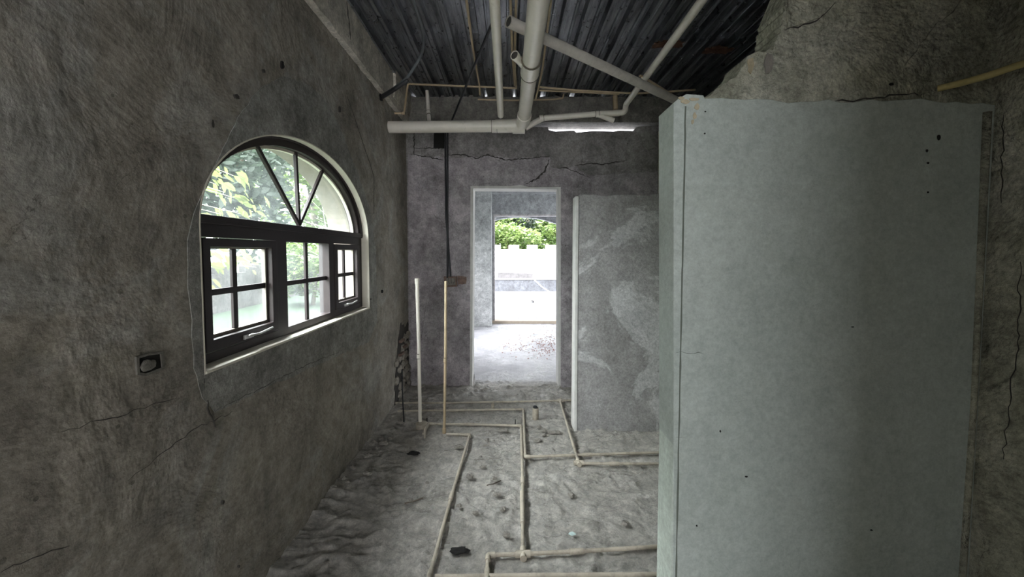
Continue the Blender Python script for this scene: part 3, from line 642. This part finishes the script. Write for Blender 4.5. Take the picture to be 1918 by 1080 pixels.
# thin tan water lines under the deck
z_ = lambda px, py, y=3.8: P(px, py, 'y', y)
TR = .0095
pipe('water_line', [z_(738, 212), z_(757, 212), z_(764, 157), z_(860, 161), z_(968, 165)], TR, M['cpvc'], 'tan water line hooking down beside the left beam then running across', rad=.02, seg=10, joints=[(z_(753, 212), z_(759, 212), 1.5)])
pipe('water_line', [z_(1010, 163), z_(1080, 169), z_(1190, 175), z_(1262, 171), z_(1302, 168)], TR, M['cpvc'], 'upper tan water line from the soil pipe across to the right', rad=.02, seg=10)
pipe('water_line', [z_(1010, 169, 3.84), z_(1080, 172, 3.84), z_(1160, 176, 3.84)], TR, M['cpvc'], 'lower tan water line close under its twin right of the soil pipe', rad=.02, seg=10)
pipe('water_line', [z_(895, 186, 4.1), z_(960, 188, 4.1), z_(1040, 186, 4.1), z_(1054, 184, 4.1), z_(1056, 174, 4.1)], TR*.9, M['cpvc'], 'thin tan water line low against the far beam', rad=.01, seg=8)
def deckline(pxs, h, label, m='cpvc', r=.009, group=None):
    pts = [P(px, py, 'z', hh) for px, py, hh in pxs]; return pipe('water_line', pts, r, M[m], label, rad=.15, seg=8)
deckline([(870, -30, 3.11), (884, 80, 3.11), (898, 160, 3.11), (899, 178, 3.02)], 3.1, 'reddish tan water line on the deck left of the slim pipe')
deckline([(955, -30, 3.11), (959, 90, 3.11), (964, 160, 3.10)], 3.1, 'tan water line on the deck, left one of the close pair')
deckline([(968, -30, 3.11), (965, 60, 3.11), (964, 120, 3.11), (967, 162, 3.09)], 3.1, 'tan water line on the deck, right one of the close pair')
deckline([(1036, -30, 3.11), (1021, 90, 3.11), (1016, 130, 3.09), (1007, 172, 3.0), (1003, 186, 2.95)], 3.1, 'tan water line curving out from behind the soil pipe')
pipe('water_line', [P(1199, 142, 'z', 2.88), P(1205, 144, 'z', 2.88), P(1268, 184, 'z', 2.86)], .010, M['cpvc'], 'short tan water line lying along the diagonal pipe', rad=.02, seg=8)
for px, py in ((1253, 78), (1345, 90)):
    bm = bmesh.new(); c0 = P(px, py, 'z', 3.14)
    bmesh.ops.create_grid(bm, x_segments=10, y_segments=10, size=.10)
    for v in bm.verts:
        n_ = noise.noise(v.co*22+c0); v.co = Vector((v.co.x*1.1*(1+.5*n_), v.co.y*.55*(1+n_), -.012-.022*abs(noise.noise(v.co*35+c0))))+c0
    bmesh.ops.solidify(bm, geom=bm.faces[:], thickness=.003)
    o = obj('rust_flake', bm, M['rust']); tag(o, 'brown flaking rust hanging under the deck, %s' % ('behind the branch pipe' if px < 1300 else 'nearer the broken masonry'), 'rust', 'rust flakes under the deck')
# black conduits and cables
cb = [P(x, y, 'z', h) for x, y, h in ((760, -30, 3.09), (783, 25, 3.08), (793, 60, 3.07), (794, 88, 3.05))]
o = pipe('flexible_conduit', cb+[P(786, 110, 'y', 3.1), P(762, 148, 'y', 3.15), P(716, 181, 'x', XL+.01)], .012, M['greycable'], 'grey flexible conduit hanging from the deck into the left wall', cat='conduit', rad=.2, seg=10)
bm = bmesh.new(); tube(bm, [P(792, 90, 'y', 3.05), P(790, 103, 'y', 3.07)], .017, 10); obj('tape_wrap', bm, M['black'], o, smooth=True, auto=40)
bm = bmesh.new(); tube(bm, [P(764, 150, 'y', 3.15), P(742, 165, 'y', 3.17), P(716, 181, 'x', XL+.005)], [.013, .017, .020], 10); obj('black_sleeve', bm, M['black'], o, smooth=True, auto=40)
bm = bmesh.new(); blot(bm, wp(713, 182), .05, .035, 'x', XL-.001, XL+.004, 7); obj('wall_hole', bm, M['void'], o)
rod = [P(932, 20, 'z', 3.05), P(918, 52, 'z', 3.02), P(848, 221, 'y', 3.9), P(838, 246, 'y', YF-.03), P(838, 520, 'y', YF-.03)]
pipe('conduit', rod, .010, M['black'], 'long black conduit slanting off the deck and down the far wall to the box', cat='conduit', rad=.06, seg=10)
pipe('conduit', [P(834, 246, 'y', YF-.02), P(834, 296, 'y', YF-.02), P(835, 400, 'y', YF-.025), P(844, 518, 'y', YF-.03)], .009, M['black'], 'second black conduit close beside the first down the far wall', cat='conduit', rad=.05, seg=10)
# socket box on the far wall
sb = empty('socket_box', P(845, 537, 'y', YF-.01), 'broken socket box with brown rim at the foot of the black conduits', 'socket box')
bm = bmesh.new(); prism(bm, [[fx(832, 517), fx(856, 517), fx(857, 536), fx(833, 537)], [fx(836, 520), fx(853, 520), fx(854, 533), fx(837, 534)]], 'y', YF-.035, YF-.008); obj('box_rim', bm, M['brick'], sb, bevel=.002)
bm = bmesh.new(); prism(bm, [[fx(835, 519), fx(854, 519), fx(855, 534), fx(836, 535)]], 'y', YF-.018, YF-.009); obj('box_back', bm, M['lump'], sb)
for k in range(3):
    bm = bmesh.new(); tube(bm, [P(840+5*k, 519, 'y', YF-.028), P(839+6*k, 526+k, 'y', YF-.035), P(843+3*k, 532-k, 'y', YF-.026)], .002, 6); obj('wire', bm, M['black'], sb)
bm = bmesh.new(); prism(bm, [jag([fx(857, 516), fx(874, 518), fx(873, 531), fx(858, 533), fx(857, 516)], .004, .02, 5)[:-1]], 'y', YF-.016, YF-.009); obj('mortar_smear', bm, M['brick'], sb)
# thin yellow pipe chased into the masonry at top right
pipe('chased_pipe', [P(1756, 166, 'y', YS+.01), P(1790, 158, 'y', YS-.02), P(1850, 142, 'y', YS-.10), P(1910, 121, 'y', 1.16), P(1990, 98, 'y', 1.10)], .0105, M['yellow'], 'yellowed thin pipe leaving the masonry at the upper right', rad=.05, seg=10)

# ------------------------------------------------------------ pipes on the floor
FH = .032
g = lambda px, py, h=FH: P(px, py, 'z', h)
def fpipe(pts, label, r=.0098, joints=True, name='floor_pipe', m='floor_pipe', rad=.012):
    pp = [g(*p) for p in pts]
    o = pipe(name, pp, r, M[m], label, rad=rad, seg=10)
    if joints:
        for i in range(1, len(pp)-1):
            a = pp[i]; bm = bmesh.new()
            d_1 = (pp[i-1]-a).normalized(); d_2 = (pp[i+1]-a).normalized()
            tube(bm, round_path([a+d_1*.035, a, a+d_2*.035], .014), r*1.4, 10); obj('elbow', bm, M[m], o, smooth=True, auto=40)
    return o
fpipe([(740, 754), (840, 754), (1000, 751), (1073, 749)], 'floor pipe farthest back, running across below the doorway', joints=False)
fpipe([(745, 769), (850, 768), (980, 766), (984, 855), (1100, 851), (1236, 847)], 'floor pipe with two bends passing the upright stub drain')
fpipe([(793, 812), (803, 793), (880, 794), (976, 797), (979, 900), (979, 1038)], 'long floor pipe running from the capped riser toward the front')
fpipe([(836, 812), (880, 814), (845, 930), (804, 1080), (780, 1150)], 'floor pipe slanting down the left of the floor from the tall thin riser')
fpipe([(1049, 750), (1084, 867), (1150, 868), (1236, 868)], 'floor pipe slanting past the grey partition then turning right')
fpipe([(1236, 1023), (1080, 1032), (978, 1037), (914, 1039), (912, 1078), (909, 1140)], 'floor pipe crossing the foreground with a bend at its left end')
fpipe([(815, 1079), (1000, 1077), (1240, 1075)], 'nearest floor pipe along the bottom of the picture', joints=False)
o = fpipe([(978, 920), (979, 980)], 'thicker sleeve fitted over the long front floor pipe', r=.0135, joints=False, name='pipe_sleeve')
# tee fittings
for (px, py, lab) in ((980, 1037, 'square tee joining the two foreground floor pipes'), (1051, 750, 'small tee on the rearmost floor pipe'), (1084, 866, 'corner joint of the slanting floor pipe by the grey partition')):
    p = g(px, py); bm = bmesh.new(); tube(bm, [p-Vector((.035, 0, 0)), p+Vector((.035, 0, 0))], .017, 10); tube(bm, [p-Vector((0, .03, 0)), p+Vector((0, .035, 0))], .0165, 10)
    o = obj('pipe_tee', bm, M['floor_pipe'], smooth=True, auto=40); tag(o, lab, 'pipe fitting')
# upright pipes
def riser(px0, py0, px1, py1, r, label, m, cap=True, base=True):
    y = g(px1, py1, .0).y; a = P(px1, py1, 'z', 0.005); b = P(px0, py0, 'y', y)
    o = pipe('riser_pipe', [a, a.lerp(b, .5)+Vector((.004, 0, 0)), b], r, M[m], label, rad=.3, seg=12, joints=[(a.lerp(b, .47), a.lerp(b, .50), 1.06)])
    if cap: bm = bmesh.new(); tube(bm, [b-Vector((0, 0, .035)), b+Vector((0, 0, .006)), b+Vector((0, 0, .010))], [r*1.25, r*1.25, r*.9], 12); obj('cap', bm, M[m], o, smooth=True, auto=40)
    if base: bm = bmesh.new(); tube(bm, [a, a+Vector((0, 0, .05))], r*1.4, 12); obj('base_socket', bm, M[m], o, smooth=True, auto=40)
    return a
riser(781, 523, 787, 800, .0155, 'taller capped white riser standing free near the left corner', 'pvc')
riser(835, 526, 832, 812, .011, 'thin tan riser standing right of the capped one, under the socket box', 'cpvc', cap=False)
a = g(790, 803, .0)
bm = bmesh.new(); tube(bm, [a, a+Vector((0, 0, .050)), a+Vector((0, 0, .056))], [.05, .05, .04], 18); o = obj('floor_flange', bm, M['floor_pipe'], smooth=True, auto=40); tag(o, 'round mud-coated flange at the foot of the capped riser', 'pipe fitting')
a = g(796, 822, .0); bm = bmesh.new(); tube(bm, [a, a+Vector((0, -.004, .08)), g(802, 793, .04)], .009, 8); o = obj('bent_stub', bm, M['floor_pipe'], smooth=True); tag(o, 'short bent pipe stub beside the round flange', 'pipe')
bm = bmesh.new(); a = P(757, 794, 'z', 0); tube(bm, [a, P(754, 745, 'y', a.y), P(753, 692, 'y', a.y)], .006, 6); o = obj('steel_rod', bm, M['black']); tag(o, 'thin black steel rod standing in the left corner', 'rod')
bm = bmesh.new(); tube(bm, [a, a+Vector((0, 0, .02))], .016, 8); obj('footing', bm, M['lump'], o)
a = P(1003, 789, 'z', 0); bm = bmesh.new(); tube(bm, [a, a+Vector((0, 0, .125))], .028, 18, hollow=True)
o = obj('drain_stub', bm, M['floor_pipe'], smooth=True, auto=40); tag(o, 'upright grey drain stub stuffed with a black rag', 'drain pipe')
bm = bmesh.new(); bmesh.ops.create_icosphere(bm, subdivisions=3, radius=.022)
for v in bm.verts: v.co = Vector((v.co.x, v.co.y, v.co.z*.7))*(1+.5*noise.noise(v.co*50))+a+Vector((0, 0, .128))
obj('stuffing', bm, M['black'], o)
a = P(923, 768, 'z', 0); bm = bmesh.new(); tube(bm, [a, a+Vector((0, 0, .065))], .016, 14, hollow=True); o = obj('drain_stub', bm, M['floor_pipe'], smooth=True, auto=40); tag(o, 'thin pale drain stub between the two rear floor pipes', 'drain pipe')
for px, py in ((800, 794), (965, 797)):
    a = g(px, py, 0); bm = bmesh.new(); tube(bm, [a, a+Vector((0, 0, .055))], .004, 6); o = obj('iron_pin', bm, M['black']); tag(o, 'black iron pin %s' % ('beside the round flange' if px < 900 else 'near the bend of the long front pipe'), 'pin')

# ------------------------------------------------------------ rubble
def lump(px, py, sx_, sy_, sz_, label, m='lump', seed=0, group='mortar lumps on the floor', name='mortar_lump', cat='rubble'):
    a = g(px, py, .004); bm = bmesh.new(); bmesh.ops.create_icosphere(bm, subdivisions=3, radius=1); rnd = random.Random(seed)
    rot = rnd.uniform(0, 3)
    for v in bm.verts:
        k = 1+.45*noise.noise(v.co*1.6+Vector((seed, 0, 0)))+.15*noise.noise(v.co*5+Vector((seed, 3, 0)))
        x, y = v.co.x*sx_*k, v.co.y*sy_*k; v.co = Vector((x, y, max(-.3, v.co.z)*sz_*k))+a+Vector((0, 0, sz_*.25+.004+max(floor_h(a.x+dx_, a.y+dy_) for dx_ in (-.02, 0, .02) for dy_ in (-.02, 0, .02))))
    o = obj(name, bm, M[m]); tag(o, label, cat, group); return o
lump(1037, 813, .055, .02, .012, 'long flat mortar lump near the foot of the grey partition', seed=1)
lump(1018, 818, .02, .016, .012, 'small round mortar lump left of the long flat one', seed=2)
lump(1006, 829, .035, .022, .012, 'flat mortar lump in front of the drain stub', seed=3)
lump(940, 812, .045, .025, .01, 'broad mortar lump behind the long front pipe corner', seed=4)
lump(775, 854, .04, .018, .014, 'dark mortar lump alone on the left of the floor', seed=5, m='void')
lump(861, 1036, .05, .022, .012, 'dark crumpled scrap in front between the floor pipes', seed=6, m='void')
lump(860, 840, .035, .025, .014, 'pale mortar lump left of the slanting pipe head', seed=7)
rnd = random.Random(99)
small = [(770, 942), (800, 908), (912, 830), (925, 905), (931, 932), (890, 968), (942, 960), (1070, 933), (910, 840), (900, 858), (1170, 987), (1018, 812), (948, 1008), (860, 955), (925, 830), (880, 900), (905, 880), (1010, 805)]
for i, (px, py) in enumerate(small):
    s = rnd.uniform(.008, .017); lump(px, py, s*rnd.uniform(1, 1.9), s, s*1.0, 'small grey mortar crumb lying among the floor pipes', seed=20+i, group='small mortar crumbs', name='mortar_crumb')
for i in range(26):       # rubble against the foot of the left wall
    y = rnd.uniform(2.3, 4.15); x = XL+rnd.uniform(.03, .20); px = CX+F_PX*x/y; py = 472+F_PX*1.5/y; s = rnd.uniform(.010, .026)
    lump(px, py, s*1.3, s, s*.8, 'grey rubble piece heaped along the foot of the left wall', seed=60+i, group='rubble along the left wall', name='rubble_piece')
# chipped-out masonry in the far left corner
bm = bmesh.new(); rnd = random.Random(31)
rows = [(y, z) for y in (3.72, 3.83, 3.94, 4.05, 4.14) for z in (.06, .15, .24, .33, .42, .51, .60)]
for y, z in rows:
    if rnd.random() < .12 or (z > .5 and y < 3.9): continue
    c0 = Vector((XL+.002, y+rnd.uniform(-.02, .02), z+rnd.uniform(-.01, .01)))
    tb = bmesh.new(); bmesh.ops.create_icosphere(tb, subdivisions=2, radius=1)
    mp = {}
    for v in tb.verts:
        k = 1+.5*noise.noise(v.co*1.7+c0*9); mp[v] = bm.verts.new(c0+Vector((v.co.x*.028*k, v.co.y*.06*k, v.co.z*.042*k)))
    for f in tb.faces: bm.faces.new([mp[v] for v in f.verts])
    tb.free()
obj('exposed_masonry', bm, M['wall_left'], wl)
bm = bmesh.new(); prism(bm, [jag([(3.66, .02), (3.70, .30), (3.80, .62), (3.92, .78), (4.05, .70), (4.19, .74), (4.19, .02), (3.66, .02)], .02, .04, 8)[:-1]], 'x', XL-.001, XL+.004); obj('broken_back', bm, M['fissure'], wl)
for i, (y, z) in enumerate(((3.88, .60), (3.98, .52), (3.86, .47))):
    bm = bmesh.new(); box(bm, (XL-.01, y-.06, z-.012), (XL+.035, y+.06, z+.012)); obj('broken_brick', bm, M['brick'], wl, bevel=.004)
lump(1072, 1006, .018, .012, .004, 'pale blue-green plastic scrap on the wet floor', 'plastic', 77, None, 'plastic_scrap', 'litter')
for i, (px, py, L_) in enumerate(((775, 938, .10), (925, 905, .09))):
    a = g(px, py, .012); bm = bmesh.new(); tube(bm, [a-Vector((L_/2, .02, 0)), a+Vector((0, -.005, .002)), a+Vector((L_/2, .025, .004))], .0035, 6)
    o = obj('fallen_twig', bm, M['bark']); tag(o, 'thin dark twig on the floor, %s' % ('left of the slanting pipe' if i == 0 else 'between the two long pipes'), 'twig')
# litter in the next room
bm = bmesh.new(); rnd = random.Random(17)
for k in range(260):
    c0 = P(rnd.gauss(1022, 14) if k < 150 else rnd.uniform(940, 1040), rnd.gauss(642, 12) if k < 150 else rnd.gauss(650, 9), 'z', .008); s = rnd.uniform(.003, .007)
    box(bm, c0-Vector((s, s, s*.5)), c0+Vector((s*1.4, s, s*.6)))
o = obj('brick_chips', bm, M['chips']); tag(o, 'scatter of reddish brick chips on the next room floor', 'rubble', kind='stuff')

# ------------------------------------------------------------ terrace and garden
p = [P(1001, 524, 'y', 14.6), P(1015, 537, 'y', 14.3), P(1040, 553, 'y', 13.9)]
bm = bmesh.new(); tube(bm, p, .018, 8); o = obj('white_hose', bm, M['white_wall'], smooth=True); tag(o, 'white hose drooping from the terrace parapet', 'hose')
p = [P(942, 551, 'z', .02), P(965, 560, 'z', .02), P(997, 566, 'z', .02)]
bm = bmesh.new(); tube(bm, p, .022, 6); o = obj('black_cable', bm, M['greycable']); tag(o, 'dark cable lying across the bright terrace', 'cable')
lump(997, 566, .05, .05, .05, 'small dark stone at the end of the terrace cable', 'void', 91, None, 'terrace_stone', 'stone')
p = [P(997, 566, 'z', .01), P(1020, 569, 'z', .01), P(1045, 570, 'z', .01)]
bm = bmesh.new(); prism(bm, [[(P(a_, b_, 'y', 17).x, P(a_, b_, 'y', 17).z) for a_, b_ in ((932, 510), (998, 512), (998, 530), (932, 530))]], 'y', 17, 17.2)
o = obj('block_wall', bm, M['block']); tag(o, 'low grey blockwork wall behind the terrace parapet', 'wall', kind='structure')
bm = bmesh.new(); tube(bm, [P(985, 512, 'y', 14.85), P(1052, 520, 'y', 14.85)], .025, 6); o = obj('garden_rail', bm, M['block']); tag(o, 'grey rail slanting behind the terrace parapet', 'rail')

def crenel(name, a, b, z0, z1, mw, gw, gd, th, label):
    """white wall with merlons from a to b (plan points)"""
    a = Vector((a[0], a[1], 0)); b = Vector((b[0], b[1], 0)); L = (b-a).length; d = (b-a)/L; nrm = Vector((-d.y, d.x, 0))*th
    pts = [(0, z0), (L, z0)]; x = L; top_ = []
    while x > mw:
        top_ += [(x, z1), (x-mw, z1), (x-mw, z1-gd), (x-mw-gw, z1-gd)]; x -= mw+gw
    pts += top_+[(0, z1-gd)]
    bm = bmesh.new(); prism(bm, [pts], 'y', 0, 1)
    for v in bm.verts:
        v.co = a+d*v.co.x+nrm*v.co.y+Vector((0, 0, v.co.z))
    o = obj(name, bm, M['white_wall']); tag(o, label, 'wall', kind='structure')
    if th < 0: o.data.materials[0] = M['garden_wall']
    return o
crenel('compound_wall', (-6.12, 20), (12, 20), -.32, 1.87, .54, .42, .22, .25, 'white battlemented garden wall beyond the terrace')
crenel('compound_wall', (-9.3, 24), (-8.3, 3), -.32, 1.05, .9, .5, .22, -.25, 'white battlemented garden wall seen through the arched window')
bm = bmesh.new()
prism(bm, [[(-40, -12), (-1.42, -12), (-1.42, 8), (-3, 8), (-3, 15.2), (30, 15.2), (30, 50), (-40, 50)]], 'z', -.34, -.32)
o = obj('garden_lawn', bm, M['lawn']); tag(o, 'green lawn outside the arched window', 'lawn', kind='stuff')
bm = bmesh.new(); prism(bm, [[(-4, -14), (8, -14), (8, YB-.15), (-1.42, YB-.15), (-1.42, -14)][:4]+[(-4, YB-.15)]], 'z', -.3, -.02); o = struct('floor_bounce_yard', bm, M['pale_room'])  # unseen ground, made pale to bounce daylight in through the rear opening

def leaves(bm, c, rad, n, size, rnd, lump_=1.0):
    for k in range(n):
        while True:
            u = Vector((rnd.uniform(-1, 1), rnd.uniform(-1, 1), rnd.uniform(-1, 1)))
            if .05 < u.length < 1: break
        u = u.normalized()*(u.length**.5)
        q_ = Vector((u.x*rad[0], u.y*rad[1], u.z*rad[2])); 
        q_ *= 1+.35*noise.noise(u*2.4+c)*lump_; p = c+q_
        a = Vector((rnd.uniform(-1, 1), rnd.uniform(-1, 1), rnd.uniform(-.6, .4))).normalized(); b = a.cross(Vector((rnd.uniform(-1, 1), rnd.uniform(-1, 1), rnd.uniform(.2, 1)))).normalized()
        s = size*rnd.uniform(.6, 1.3)
        vs_ = [bm.verts.new(p+a*s*x+b*s*y) for x, y in ((-1, 0), (-.3, .42), (.4, .36), (1, 0), (.4, -.36), (-.3, -.42))]
        bm.faces.new(vs_)
def tree(name, base, h, rad, n, size, m, label, seed, group='garden trees', cat='tree', cz=None):
    rnd = random.Random(seed); base = Vector(base); t = empty(name, base, label, cat, group)
    bm = bmesh.new(); tube(bm, [base, base+Vector((.1, .05, h*.4)), base+Vector((0, 0, h*.8))], [h*.035, h*.025, h*.012], 10)
    for k in range(5):
        a = rnd.uniform(0, 6.28); s_ = base+Vector((0, 0, h*rnd.uniform(.35, .6))); tube(bm, [s_, s_+Vector((math.cos(a)*rad[0]*.6, math.sin(a)*rad[1]*.6, h*.22))], [h*.012, h*.005], 6)
    obj('trunk', bm, M['bark'], t, smooth=True)
    bm = bmesh.new()
    cc = base+Vector((0, 0, cz if cz is not None else h*.62))
    leaves(bm, cc, rad, n//2, size, rnd)
    for k in range(7):
        a = rnd.uniform(0, 6.28); q_ = cc+Vector((math.cos(a)*rad[0]*.7, math.sin(a)*rad[1]*.7, rnd.uniform(-.6, .7)*rad[2]))
        leaves(bm, q_, [r*.45 for r in rad], n//14, size, rnd)
    f_ = obj('foliage', bm, M[m], t); f_['kind'] = 'stuff'; return t
tree('garden_tree', (-1.5, 25, -.32), 5.5, (2.4, 2, 2.1), 5200, .14, 'leaf', 'yellow green tree behind the terrace wall at left', 1)
tree('garden_tree', (1.2, 26.5, -.32), 6.2, (2.3, 2, 2.5), 5200, .14, 'leaf_dark', 'darker tree behind the middle of the terrace wall', 2)
tree('garden_tree', (3.8, 25, -.32), 5.2, (2.3, 2, 2.1), 5200, .14, 'leaf', 'fresh green tree behind the right part of the terrace wall', 3)
tree('garden_tree', (-.2, 23, -.32), 3.6, (2.0, 1.0, 1.2), 3500, .11, 'leaf', 'low bushy tree close behind the terrace battlements', 9)
tree('garden_tree', (-12.3, 9.5, -.32), 7.5, (3, 3.2, 3.1), 6500, .20, 'leaf_dark', 'bluish green tree beyond the garden wall, left in the arched window', 4)
tree('garden_tree', (-13.0, 16, -.32), 8.5, (3.2, 3.6, 3.6), 6500, .20, 'leaf_dark', 'tall bluish green tree beyond the garden wall, middle of the arched window', 5)
tree('garden_tree', (-11.5, 22.5, -.32), 8, (3.2, 3.0, 3.4), 6500, .20, 'leaf', 'large green tree beyond the garden wall, right in the arched window', 6)
tree('garden_tree', (-12.0, 3.5, -.32), 8, (3.2, 3.0, 3.4), 4500, .20, 'leaf_dark', 'green tree far left outside the arched window', 16)
tree('garden_shrub', (-6.8, 13.2, -.32), 2.2, (1.0, .9, 1.0), 3200, .09, 'leaf', 'leafy shrub on the lawn before the garden wall', 7, group=None, cat='shrub', cz=1.3)
tree('garden_shrub', (-3.6, 9.0, -.32), 2.6, (.62, .6, .95), 3000, .055, 'leaf', 'green shrub close outside the right casement', 8, group=None, cat='shrub', cz=1.5)
# bare pale twigs of a bush by the window
bu = empty('bare_bush', (-3.0, 7.2, -.32), 'pale bare-twigged bush outside the right of the fan light', 'bush')
bm = bmesh.new(); rnd = random.Random(5)
for k in range(110):
    a = rnd.uniform(0, 6.28); s_ = Vector((-3.0, 7.2, -.32)); e1_ = s_+Vector((rnd.gauss(0, .25), rnd.gauss(0, .25), rnd.uniform(1.6, 2.3))); e2_ = e1_+Vector((rnd.gauss(0, .3), rnd.gauss(0, .35), rnd.uniform(-.1, .7)))
    tube(bm, [s_, s_.lerp(e1_, .6)+Vector((rnd.gauss(0, .06), rnd.gauss(0, .06), 0)), e1_, e2_], [.010, .007, .005, .002], 4)
obj('twigs', bm, M['twig'], bu)
# leafy branch hanging near the glass
br = empty('leafy_branch', (-2.95, 2.35, -.32), 'young lime green tree close outside the left of the window', 'tree')
bm = bmesh.new(); s_ = Vector((-2.95, 2.35, -.32)); tube(bm, [s_, s_+Vector((.05, .1, 1.4)), s_+Vector((-.05, .35, 2.6))], [.02, .014, .008], 8)
tips = []
rnd = random.Random(8)
for px, py, X in ((420, 360, -2.7), (455, 375, -2.7), (405, 345, -2.8), (440, 330, -2.9), (410, 400, -2.6), (395, 490, -2.6), (415, 480, -2.7), (460, 478, -2.5), (480, 500, -2.9), (385, 520, -2.7), (450, 400, -2.6)):
    e_ = P(px, py, 'x', X); tips.append(e_); tube(bm, [s_+Vector((0, .15, min(2.4, max(.8, e_.z+.1)))), s_.lerp(e_, .5)+Vector((0, 0, (e_.z)*.5+.25)), e_], [.006, .004, .002], 5)
obj('stem', bm, M['twig'], br)
bm = bmesh.new()
for e_ in tips:
    for k in range(9):
        c0 = e_+Vector((rnd.gauss(0, .07), rnd.gauss(0, .10), rnd.gauss(0, .06))); a = Vector((rnd.uniform(-.4, .4), rnd.uniform(.2, 1), rnd.uniform(-.9, -.1))).normalized(); b = a.cross(Vector((1, rnd.uniform(-.4, .4), rnd.uniform(-.3, .3)))).normalized(); s = rnd.uniform(.04, .085)
        A = [bm.verts.new(c0+a*s*x+b*s*y+Vector((z*s, 0, 0))) for x, y, z in ((-1, 0, 0), (-.4, .36, .1), (.3, .34, .08), (1.1, 0, -.1), (.3, -.34, .08), (-.4, -.36, .1))]
        bm.faces.new((A[0], A[1], A[2], A[3])); bm.faces.new((A[0], A[3], A[4], A[5]))
obj('leaves', bm, M['leaf_lime'], br)
